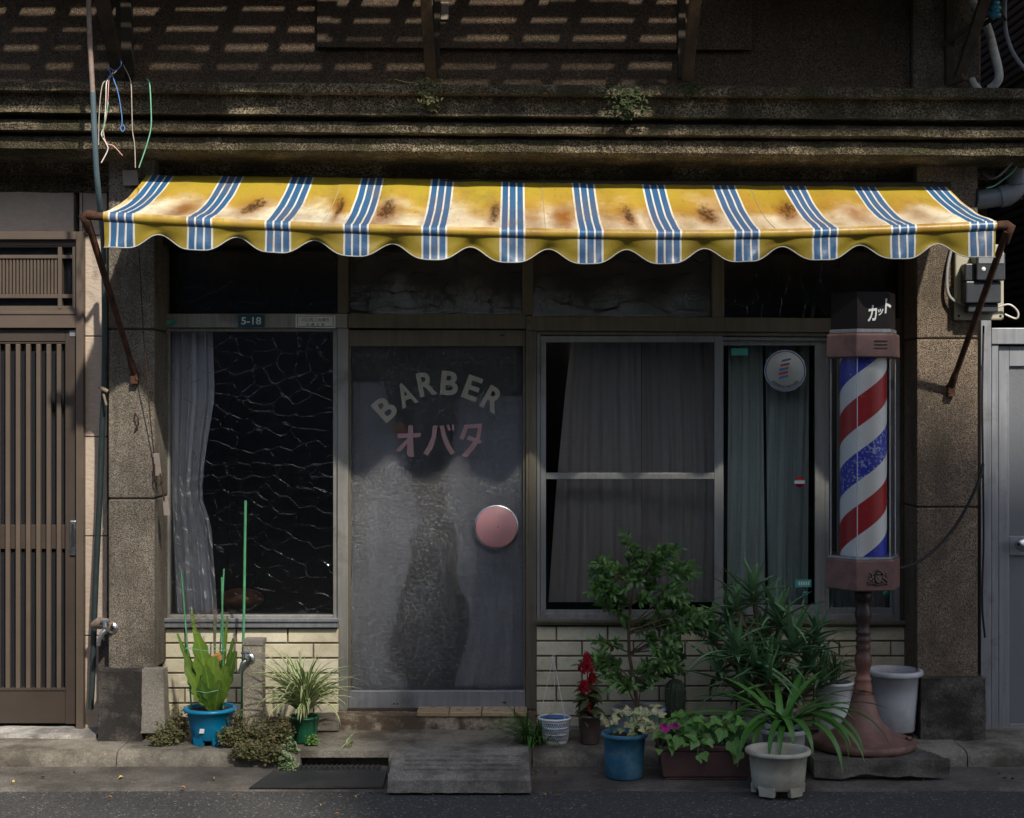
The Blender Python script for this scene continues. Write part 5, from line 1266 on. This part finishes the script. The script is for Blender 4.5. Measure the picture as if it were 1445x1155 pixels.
# woven hanging pot, white over blue, with wire hangers
c = (wx(782.5, -.43), -.43, KZ)
r = empty('hanging_pot', c, 'white and blue lattice hanging pot with wire hanger set down on the kerb', 'pot')
w = MB(); w.lathe([(0, .002), (.052, .002), (.056, .008), (.069, .110), (.066, .113), (.060, .03), (0, .02)], c, 48); w.build('inner_pot', M['sticker_blue'], r)
w = MB(); w.lathe([(.055, 0), (.059, .004), (.060, .016), (.0555, .016)], c, 48); w.lathe([(.0725, .108), (.079, .112), (.079, .118), (.072, .121), (.069, .116)], c, 48)
for z in (.042, .072, .098): rr = .0585 + .0135 * z / .11; w.lathe([(rr, z), (rr + .002, z + .002), (rr + .002, z + .007), (rr, z + .009)], c, 48)
for z0_, z1_ in ((.016, .042), (.050, .072), (.080, .098), (.106, .112)):
    for k in range(44):
        for sg in (-1, 1):
            a = 2 * pi * k / 44; a2 = a + sg * 2 * pi / 88; r0_, r1_ = .0595 + .0135 * z0_ / .11, .0595 + .0135 * z1_ / .11
            w.tube([(c[0] + r0_ * sin(a), c[1] - r0_ * cos(a), c[2] + z0_), (c[0] + r1_ * sin(a2), c[1] - r1_ * cos(a2), c[2] + z1_)], .0013, 4, cap=False)
w.build('lattice_basket', M['plastic_white'], r)
w = MB(); tp_ = P(781, 927, -.43)
for a in (-70, 40, 175): a = radians(a); w.tube([tp_, Vector((c[0] + .075 * sin(a), c[1] - .075 * cos(a), c[2] + .115))], .0013, 5)
w.tube([tp_ + Vector((0, 0, -.02)), tp_ + Vector((-.006, 0, .004)), tp_ + Vector((0, 0, .012)), tp_ + Vector((.006, 0, .004))], .0022, 6); w.build('wire_hanger', M['plastic_white'], r)
w = MB(); w.lathe([(0, .10), (.066, .10)], c, 24); w.build('soil', M['soil'], r)

# celosia
random.seed(14); c = (wx(832, -.45), -.45, KZ)
r = empty('potted_celosia', c, 'crimson plumed cockscomb with dull leaves in a dark brown plastic pot', 'potted plant')
pot(r, c, .042, .052, .135, 'pot_brown', .014, .004)
w = MB(); tops = [(P(828,940,-.45), .05, 1.0), (P(824,972,-.48), .03, .6), (P(836,960,-.42), .025, .5)]; base = Vector((c[0], c[1], c[2] + .12))
for t, *_ in tops: w.tube([base, base.lerp(t, .5), t], .0035, 6)
w.build('stems', M['flower_red'], r)
w = MB()
for t, hh, S in tops:
    for k in range(int(150 * S)):
        f = random.random(); a = R_(0, 6.28); rr = .040 * S * (1 - f) ** .6 * math.sqrt(R_(.1, 1)); p_ = t + Vector((rr * cos(a), rr * sin(a), -.035 * S + f * .075 * S))
        w.leaf(p_, (cos(a) * .5, sin(a) * .5, 1.2), (cos(a), sin(a), 0), R_(.016, .030), .012, 0, .6, .2, None, 3)
w.build('flower_plume', M['flower_red'], r)
w = MB()
for k in range(64):
    f = random.random(); a = R_(0, 6.28); b = base + Vector((R_(-.01,.01), R_(-.01,.01), f * .15)); d_ = Vector((cos(a), sin(a) * .8, R_(-.5, .7)))
    w.leaf(b + d_ * .012, d_, (0, -.3, 1), R_(.05, .085), R_(.028, .048), 0, .25, .9)
w.build('foliage', M['leaf_celosia'], r)

# shrub
random.seed(17); c = (wx(900, -.34), -.34, KZ)
r = empty('potted_shrub', c, 'tall leafy dark green shrub in a grey pot below the sliding window', 'potted plant')
pot(r, c, .085, .118, .15, 'pot_grey', .02, .014, 'gravel_pale', .012)
tr_ = [P(900,1000,-.34), P(895,965,-.34), P(888,925,-.34), P(887,890,-.35), P(890,855,-.35), P(893,825,-.36), P(888,800,-.37)]
w = MB(); w.tube(tr_, [.010,.0085,.008,.0075,.006,.0045,.003], 8)
lf = MB()
def twig(a, b, n, L=(.036, .056), rr=.0022, sag=.0):
    a, b = Vector(a), Vector(b); mid = a.lerp(b, .5) + Vector((R_(-.01,.01), R_(-.015,.015), .012)); pts = [a, mid, b]; w.tube(pts, [rr, rr * .8, rr * .4], 5)
    for i in range(n):
        t = .25 + .78 * i / n; p_ = (a.lerp(mid, t * 2) if t < .5 else mid.lerp(b, t * 2 - 1)); ax = (b - a).normalized()
        for sg in (-1, 1):
            sd_ = ax.cross(Vector((R_(-.4,.4), -1, R_(-.2,.4)))).normalized() * sg
            lf.leaf(p_, ax * R_(.35, .9) + sd_ * R_(.5, 1) + Vector((0, R_(-.5,.3), R_(-.3,.35))), Vector((R_(-.5,.5), R_(-1,-.2), R_(.4,1.2))), R_(*L) * .86, R_(.014, .021), 0, .3, .35, None, 4)
    lf.leaf(b, b - mid, (0, -.6, .8), R_(*L), .014, 0, .3, .3, None, 4)
tips = [(885,768),(893,785),(945,777),(938,792),(835,806),(843,795),(838,822),(852,820),(870,806),(905,800),(925,806),(958,800),(980,800),(972,812),(962,830),(925,828),(900,822),(868,838),(850,832),(846,850),(870,862),(905,850),(935,848),(955,852),(975,868),(990,878),(965,888),(940,875),(915,882),(960,905),(945,925),(925,900),(960,925),(935,940),(842,925),(852,915),(862,935),(840,936),(868,962),(880,968),(905,968),(925,955),(948,950),(868,950),(915,935),(985,862),(1003,872),(1000,880)]
for (x, y) in tips:
    y0 = max(805, min(985, y + R_(12, 38))); k = min(tr_, key=lambda p_: abs(p_.z - wz(y0, -.35)))
    a = k + Vector((0, 0, R_(-.02, .02))); b = P(x, y, R_(-.52, -.22))
    if (b - a).length > .12:
        m_ = a.lerp(b, .5) + Vector((0, 0, .015)); w.tube([a, m_], [.004, .003], 5, cap=False); a = m_
    twig(a, b, 9)
    for _ in range(2): twig(a.lerp(b, R_(.2,.6)), b + Vector((R_(-.07,.07), R_(-.06,.06), R_(-.06,.05))), 6)
w.build('trunk', M['bark'], r); lf.build('foliage', M['leaf_shrub'], r)

# teal can with pale star leaved plant
random.seed(23); c = (wx(881, -.80), -.80, .004)
r = empty('potted_pale_ivy', c, 'tall teal blue tub holding a cream variegated plant with star shaped leaves', 'potted plant')
pot(r, c, .080, .092, .198, 'pot_teal', .020, .011)
STAR = [(.0,.05),(-.04,.22),(.10,.42),(.28,.30),(.45,.50),(.58,.26),(1.0,0),(.58,-.26),(.45,-.50),(.28,-.30),(.10,-.42),(-.04,-.22),(0,-.05)]
HEART = [(.05,.02),(-.06,.16),(-.02,.34),(.16,.46),(.36,.50),(.50,.32),(.78,.16),(1.0,0),(.78,-.16),(.50,-.32),(.36,-.50),(.16,-.46),(-.02,-.34),(-.06,-.16),(.05,-.02)]
w = MB(); stm = MB()
def lobed(p_, S, shape, base=None, out=None):
    p_ = Vector(p_); d_ = out or Vector((R_(-1,1), R_(-.9,.3), R_(-.7,.3)))
    w.outline(p_, d_, Vector((R_(-.4,.4), R_(-1.1,-.2), R_(.3,1))), S, shape, 0, R_(.05,.3))
    if base is not None: stm.tube([base, base.lerp(p_, .6) + Vector((0, 0, .02)), p_], .0014, 5, cap=False)
for k in range(64):
    x = random.gauss(907, 17); y = R_(993, 1032) + abs(x - 907) * .25; lobed(P(x, y, R_(-.92, -.70)), R_(.024, .042), STAR, Vector((wx(900,-.8), -.80, .18)))
for k in range(9): lobed(P(R_(852, 870), R_(1004, 1022), R_(-.90, -.78)), R_(.022, .036), STAR, Vector((wx(866,-.8), -.82, .18)))
w.build('foliage', M['leaf_pale'], r); stm.build('stems', M['stake_green'], r)

# columnar cactus
c = (wx(953, -.36), -.36, KZ)
r = empty('potted_cactus', c, 'dark ribbed barrel cactus standing in front of the tiles behind the planter', 'potted plant')
pot(r, c, .05, .062, .11, 'pot_brown', .014, .006)
w = MB(); cb_ = (c[0], c[1], c[2] + .09); w.lathe([(.001, 0), (.035, .002), (.044, .03), (.049, .08), (.050, .13), (.044, .165), (.028, .185), (.010, .190), (.001, .187)], cb_, 96, 0, True, 1, 1, lambda a, z: 1 - .14 * (1 - abs(cos(a * 7))) ** .8)
w.build('cactus_body', M['cactus_body'], r)
w = MB(); random.seed(2)
for k in range(14):
    a = pi * k / 7
    for i in range(12):
        z = .012 + i * .014; rr = .050 - .022 * max(0, (z - .13) / .05) ** 2; q = Vector((cb_[0] + rr * sin(a), cb_[1] - rr * cos(a), cb_[2] + z))
        for _ in range(4): w.tube([q, q + Vector((sin(a) * .006 + R_(-.006,.006), -cos(a) * .006 + R_(-.006,.006), R_(-.006,.006)))], .0005, 3, cap=False)
w.build('spines', M['cactus_spine'], r)

# brown planter box with lobed leaves and a magenta flower
random.seed(29); xa, xb, ya, yb_ = wx(929, -.88), wx(1064, -.88), -.885, -.70
r = empty('planter_box', ((xa+xb)/2, (ya+yb_)/2, .004), 'long purplish brown planter box with light green lobed leaves trailing over its rim', 'planter')
w = MB()
def trough(x0, x1, y0, y1, z0, z1, ins): return [Vector(p_) for p_ in ((x0+ins,y0+ins,z0),(x1-ins,y0+ins,z0),(x1-ins,y1-ins,z0),(x0+ins,y1-ins,z0),(x0,y0,z1),(x1,y0,z1),(x1,y1,z1),(x0,y1,z1))]
w.add(trough(xa+.008, xb-.008, ya+.008, yb_-.008, .018, .132, .014), [(0,3,2,1),(4,5,6,7),(0,1,5,4),(1,2,6,5),(2,3,7,6),(3,0,4,7)])
w.add(trough(xa, xb, ya, yb_, .1325, .156, .002), [(0,3,2,1),(4,5,6,7),(0,1,5,4),(1,2,6,5),(2,3,7,6),(3,0,4,7)])
w.box(xa + .03, xb - .03, ya + .03, yb_ - .03, .004, .0178)
w.build('planter_trough', M['planter_brown'], r, bevel=.006, seg=3)
w = MB(); w.grid(lambda u, v: Vector((xa+.012+(xb-xa-.024)*u, ya+.012+(yb_-ya-.024)*v, .1575 + .006*mnoise.noise(Vector((u*20, v*8, 0))))), 30, 10); w.build('soil', M['soil'], r)
w = MB(); stm = MB()
for k in range(105):
    x = R_(926, 1058); y = R_(1008, 1050) + (8 if random.random() < .3 else 0); base = Vector((min(xb-.02, max(xa+.02, wx(x, -.8) + R_(-.05,.05))), R_(-.86,-.74), .155)); lobed(P(x, y, R_(-.93, -.72)), R_(.030, .062), HEART, base)
for x, y, S in ((1033, 1046, .075), (1042, 1060, .06), (992, 1062, .045), (985, 1066, .04), (945, 1050, .055), (1020, 1030, .06), (958, 1040, .06)):
    lobed(P(x, y, -.925), S, HEART, Vector((wx(x, -.86), -.86, .16)), Vector((R_(-.5,.5), -.35, -1)))
w.build('foliage', M['leaf_sweet'], r); stm.build('stems', M['stake_green'], r)
w = MB()
for q in (P(938,1027,-.93), P(951,1026,-.91)):
    for k in range(5 if q.x < wx(945,-.92) else 3): a = k * 1.2566 + R_(-.3,.3); w.outline(q, (cos(a), -.45, sin(a)), (0, -1, .2), .024, [(0,.05),(.4,.42),(.85,.4),(1,.0),(.85,-.4),(.4,-.42),(0,-.05)])
w.build('flower', M['flower_magenta'], r)
w = MB(); random.seed(3)
for k in range(12): lobe_ = w.outline(P(R_(945, 966), R_(1012, 1026), R_(-.78,-.7)), (R_(-1,1), -.4, R_(-.3,.8)), (0, -1, .4), R_(.02,.03), HEART)
w.build('reddish_leaves', M['leaf_celosia'], r)

# aloe
random.seed(31); c = (wx(1085, -.36), -.36, KZ)
r = empty('potted_aloe', c, 'big bushy tree aloe with spiky grey green rosettes under the window sticker', 'potted plant')
pot(r, c, .10, .125, .16, 'pot_putty', .02, .012)
w = MB(); stm = MB(); dr_ = MB()
pa = lambda t: (min(1, .75 + t)) * (1 - t ** 1.15) ** .9 + .01
ROS = [(1063,842,-.36,22,(.13,.20)), (1120,915,-.46,26,(.17,.27)), (1040,925,-.46,24,(.16,.26)), (1098,880,-.40,22,(.15,.23)), (1028,875,-.34,18,(.12,.19)), (1085,960,-.50,24,(.14,.24)), (1140,945,-.38,18,(.13,.22)), (1050,980,-.46,22,(.13,.22)), (1040,858,-.42,14,(.09,.15)), (1078,905,-.36,20,(.13,.2)), (1125,985,-.44,18,(.12,.2)), (1015,955,-.40,14,(.13,.2)), (1090,935,-.44,20,(.13,.2)), (1065,940,-.48,18,(.12,.2)), (1152,905,-.36,18,(.12,.2)), (1160,965,-.42,16,(.12,.19)), (1005,905,-.36,14,(.11,.18))]
for x, y, Y, n_, L in ROS:
    q = P(x, y, Y); rot = R_(0, 6.28)
    n_ = int(n_ * .88)
    for i in range(n_):
        f = i / n_; a = rot + i * 2.4; e0 = 80 - 78 * f + R_(-8, 8); w.strap(q + Vector((0, 0, .03 - .06 * f)), a, R_(*L) * (.9 + .75 * f), R_(.034, .046), e0, e0 - R_(-20, 75) * (.4 + f), 0, 9, .55, 0, pa)
    b = Vector((c[0] + R_(-.04,.04), c[1] + R_(-.03,.03), c[2] + .14)); stm.tube([b, b.lerp(q, .6) + Vector((R_(-.02,.02), 0, -.02)), q + Vector((0, 0, .01))], [.014, .013, .011], 7)
    for k in range(9): dr_.strap(b.lerp(q, R_(.5, .92)), R_(0, 6.28), R_(.06, .12), .010, R_(-10, 40), R_(-90, -50), 0, 6, .4)
w.build('foliage', M['leaf_aloe'], r); stm.build('stems', M['bark_dry'], r); dr_.build('dry_leaves', M['bark_dry'], r)

# strap leaved plant in the white pot
random.seed(37); c = (wx(1106, -.75), -.75, .004)
r = empty('potted_strap_plant', c, 'white pot with long arching bright green strap leaves behind the footed pot', 'potted plant')
pot(r, c, .078, .094, .205, 'plastic_white', .022, .010)
w = MB(); b = Vector((c[0], c[1], c[2] + .19)); ps = lambda t: min(1, .7 + .9 * t) * (1 - t ** 3) ** .85
for az, L, e0, e1 in ((-80,.50,38,2),(-72,.34,60,-30),(-62,.40,65,-40),(-50,.36,62,-75),(-40,.30,55,-80),(-30,.34,60,-78),(-18,.28,50,-85),(-95,.42,55,-8),(-110,.40,62,0),(-130,.35,70,10),(88,.44,48,8),(100,.42,62,5),(75,.46,52,-70),(66,.40,58,-72),(55,.42,60,-75),(45,.38,58,-70),(34,.40,52,-72),(22,.34,62,-80),(8,.30,66,-70),(120,.34,72,25),(150,.32,75,30),(-150,.32,72,25),(180,.3,75,30),(62,.34,70,-35),(-66,.30,75,-10),(80,.36,66,-20),(-45,.42,50,-70),(95,.30,55,-20),(50,.48,48,-50)):
    w.strap(b + Vector((R_(-.025,.025), R_(-.02,.02), 0)), radians(az + R_(-5,5)), L * R_(1.05, 1.25), R_(.032, .042), e0 - R_(4, 16), e1 - R_(5, 35), 0, 12, .3, R_(-.35,.35), ps, 1.1)
w.build('foliage', M['leaf_strap'], r)
w = MB(); w.lathe([(.001, 0), (.020, .0), (.018, .05), (.008, .07)], (b.x, b.y, b.z - .01), 12); w.build('stems', M['leaf_strap'], r)
# empty footed pot
c = (wx(1098, -1.05), -1.05, .0)
r = empty('footed_pot', c, 'empty cream plastic pot on block feet at the front edge of the plants', 'pot')
pot(r, c, .108, .122, .183, 'pot_putty', .020, .016, 'soil', .09, feet=5, th=.009)
# right spider plant
c = (wx(1176, -.36), -.36, SLB + .004)
r = empty('spider_plant', c, 'striped spider plant in a pale tapering pot just left of the turned column', 'potted plant')
pot(r, c, .068, .085, .245, 'plastic_white', .016, .008)
spider(r, (c[0], c[1], c[2] + .235), 46, (.13, .27), 'leaf_spider_dull', 41, .015)
# big grey pot
c = (wx(1262, -.31), -.31, SLB + .010)
r = empty('large_pot', c, 'large empty light grey pot with a rolled rim behind the barber pole', 'pot')
pot(r, c, .094, .116, .285, 'pot_grey', .026, .016, 'soil', .07, th=.008)

# moss and ferns on the cornice
def moss(label, cx, cy, n, wpx, hpx, seed, mat='leaf_moss', L=(.012, .03), name='cornice_fern'):
    random.seed(seed); rt_ = empty(name, P(cx, cy + hpx, -.62), label, 'weeds'); w = MB()
    for k in range(n):
        y = R_(-hpx, hpx); q = P(cx + random.gauss(0, wpx) * (1 - .35 * y / hpx), cy + y, -.632 + .02 * R_(-1, .3) + (.05 if y > hpx * .5 else 0)); a = R_(0, 6.28)
        w.leaf(q, (cos(a), -.6, sin(a) - .2), (0, -1, .5), R_(*L), R_(*L) * .45, 0, .3, .5, None, 3)
    w.build('foliage', M[mat], rt_)
moss('pale green ferny tuft on the cornice under the middle brace', 606, 134, 170, 8, 22, 3, 'leaf_weed')
moss('dark green fern clump trailing on the cornice right of centre', 884, 145, 170, 14, 22, 4)
moss('small dark fern at the foot of the right hand timber brace', 974, 128, 60, 6, 12, 6)
random.seed(9); rt_ = empty('cornice_grass', P(462, 119, -.5), 'thin row of grass sprouting along the cornice top left of centre', 'grass'); w = MB()
for k in range(90): w.strap(P(R_(412, 490), 119.5, R_(-.58, -.5)), R_(0, 6.28), R_(.015, .05), .003, R_(40, 90), R_(-30, 40), 0, 4)
w.tube([P(556,112,-.40), P(575,117,-.48), P(592,118,-.5)], .002, 5); w.build('foliage', M['leaf_weed'], rt_)

# fallen leaves, each its own
random.seed(51); lv = []
for m_, k in (('dry_leaf', 0), ('dry_leaf_dark', 1), ('dry_leaf_yellow', 2)):
    w = MB(); w.outline((0,0,.004), (1,0,.15), (0,0,1), .030, STAR if k == 2 else [(0,.02),(.25,.22),(.6,.24),(1,0),(.6,-.24),(.25,-.22),(0,-.02)], 0, .5)
    w.tube([(0,0,.006), (-.012,.002,.004)], .0007, 4); lv.append(w)
spots = [(58,1098),(173,1098,2),(393,1095),(693,1094,2),(885,1096,2),(60,1126),(152,1126,0),(490,1128),(500,1125),(107,1091),(560,1092),(640,1101),(765,1121),(790,1124),(1018,1094),(1035,1095),(1055,1094),(752,1093),(782,1092),(836,1094),(330,1124),(455,1137),(473,1150,0),(1414,1098,0),(1432,1100,1),(998,1131),(1070,1098),(1300,1099),(700,1121),(670,1121),(610,1122),(525,1121),(20,1105),(255,1112),(300,1100),(1412,1093,1),(760,1090),(900,1122),(1230,1120),(1330,1122)]
LBL = {0: 'dry orange brown fallen leaf lying in the gutter', 1: 'dark curled fallen leaf lying in the gutter', 2: 'small yellow fallen leaf lying in the gutter'}
GRP = {0: 'orange brown fallen leaves in the gutter', 1: 'dark fallen leaves in the gutter', 2: 'yellow fallen leaves in the gutter'}
srcs = {}
for q in spots:
    k = q[2] if len(q) > 2 else random.choice((0, 1, 1, 0, 2)); z = .007; Y = (EYE - z) * F / (q[1] - PY) - D
    if -.7 < Y < -.55: Y = -.67
    if k not in srcs: o = lv[k].build('fallen_leaf', M[('dry_leaf','dry_leaf_dark','dry_leaf_yellow')[k]], origin=(0,0,0)); srcs[k] = o
    else: o = srcs[k].copy(); COL.objects.link(o)
    S = R_(.4, .75); o.location = (wx(q[0], Y), Y, z + .002); o.rotation_euler = (R_(-.3,.3), R_(-.3,.3), R_(0, 6.28)); o.scale = (S, S, S)
    tag(o, LBL[k], 'leaf', GRP[k])

# ================================================================== CURTAINS AND THINGS SEEN THROUGH THE GLASS
def curtain(name, mat, pts, Y, amp, folds, label, seed=0, nv=20, bunch=None):
    """pts: (py, left px, right px) down the cloth"""
    w = MB(); tot = pts[-1][0] - pts[0][0]
    def fn(u, v):
        py = pts[0][0] + tot * v; l = interp([(a, b) for a, b, c_ in pts], py); r2 = interp([(a, c_) for a, b, c_ in pts], py); px = l + (r2 - l) * u
        k = folds * (u + .05 * sin(v * 3 + seed)); y = Y + amp * sin(2 * pi * k + .8 * sin(v * 2.2 + seed)) + amp * .35 * sin(2 * pi * k * 2.3 + seed + v)
        return P(px, py, y)
    w.grid(fn, max(24, int(folds * 14)), nv)
    return w.build(name, M[mat], None, label=label, cat='curtain')
curtain('curtain', 'curtain_white', [(466,236,300),(560,236,303),(640,237,290),(700,237,284),(740,236,298),(868,238,307)], .12, .036, 4.2, 'bluish white lace curtain gathered at the left of the left window', 1)
curtain('curtain', 'curtain_beige', [(484,806,905),(560,797,905),(700,784,905),(850,774,905)], .15, .016, 4, 'beige net curtain slanting down behind the left sash of the sliding window', 2)
curtain('curtain', 'curtain_beige', [(484,906,1010),(850,905,1010)], .24, .014, 5, 'dim beige net curtain at the inner edge of the left sash', 3)
curtain('curtain', 'curtain_green', [(488,1028,1076),(852,1026,1080)], .16, .014, 3, 'pale greenish curtain hanging left in the sliding window centre pane', 4)
curtain('curtain', 'curtain_green', [(488,1080,1142),(852,1084,1140)], .18, .016, 3.5, 'pale greenish curtain hanging behind the round sticker', 5)
curtain('curtain', 'curtain_pale', [(488,1168,1262),(858,1168,1262)], .15, .012, 6, 'whitish curtain behind the barber pole in the narrow right pane', 6)
curtain('curtain', 'curtain_grey', [(540,497,540),(640,497,575),(690,497,582),(740,497,596),(790,497,580),(830,497,566),(880,497,558),(920,497,545),(968,497,580)], .18, .012, 2.5, 'pale cloth hanging behind the left edge of the frosted door', 7)
curtain('curtain', 'curtain_grey', [(560,650,738),(640,640,738),(690,626,738),(730,632,738),(760,648,738),(810,642,738),(860,664,738),(910,660,738),(968,640,738)], .20, .016, 4, 'wide grey cloth behind the right half of the frosted door', 9)
# dark coat on a stand behind the door
r = empty('coat_stand', (wx(612,.2), .2, .13), 'dark coat on a stand seen as a shadow through the frosted door', 'coat stand')
w = MB(); random.seed(6)
for px_, py_, a_, b_ in ((598,660,.035,.12),(606,720,.042,.14),(590,770,.045,.10),(615,800,.055,.12),(600,860,.085,.13),(628,850,.05,.10),(575,900,.06,.08),(640,905,.055,.09),(604,930,.09,.12),(558,930,.04,.07),(612,610,.025,.10)):
    w.blob((wx(px_, .17) + random.uniform(-.01,.01), .17, wz(py_, .17)), a_, .03, b_, n=14, k=9, bump=.14)
w.build('coat', M['cloth_navy'], r)
w = MB(); w.tube([(wx(610,.2), .2, .13), (wx(610,.2), .2, 1.45)], .015, 8); w.build('pole', M['dark_timber'], r)
w = MB(); disc(w, P(564, 606, .05), [(.034, 0), (.034, .012), (0, .016)], 24); w.build('hanging_disc', M['rust_ring'], None, label='round rusty orange disc hanging behind the door glass left of the katakana', cat='disc')
# brown chair seen behind the left window
r = empty('barber_chair', (wx(330,.4), .42, .13), 'brown leather chair seen low behind the left window glass', 'chair')
w = MB(); w.blob((wx(340,.4), .42, wz(846,.4)), .115, .10, .055, n=20, k=12); w.blob((wx(302,.4), .36, wz(868,.4)), .07, .08, .035, n=16, k=10); w.build('seat', M['chair_leather'], r)
w = MB(); w.tube([(wx(330,.4), .42, .13), (wx(330,.4), .42, wz(850,.4))], .03, 12); w.lathe([(.18, 0), (.18, .02), (.03, .05)], (wx(330,.4), .42, .13), 24); w.build('chair_base', M['chrome'], r)
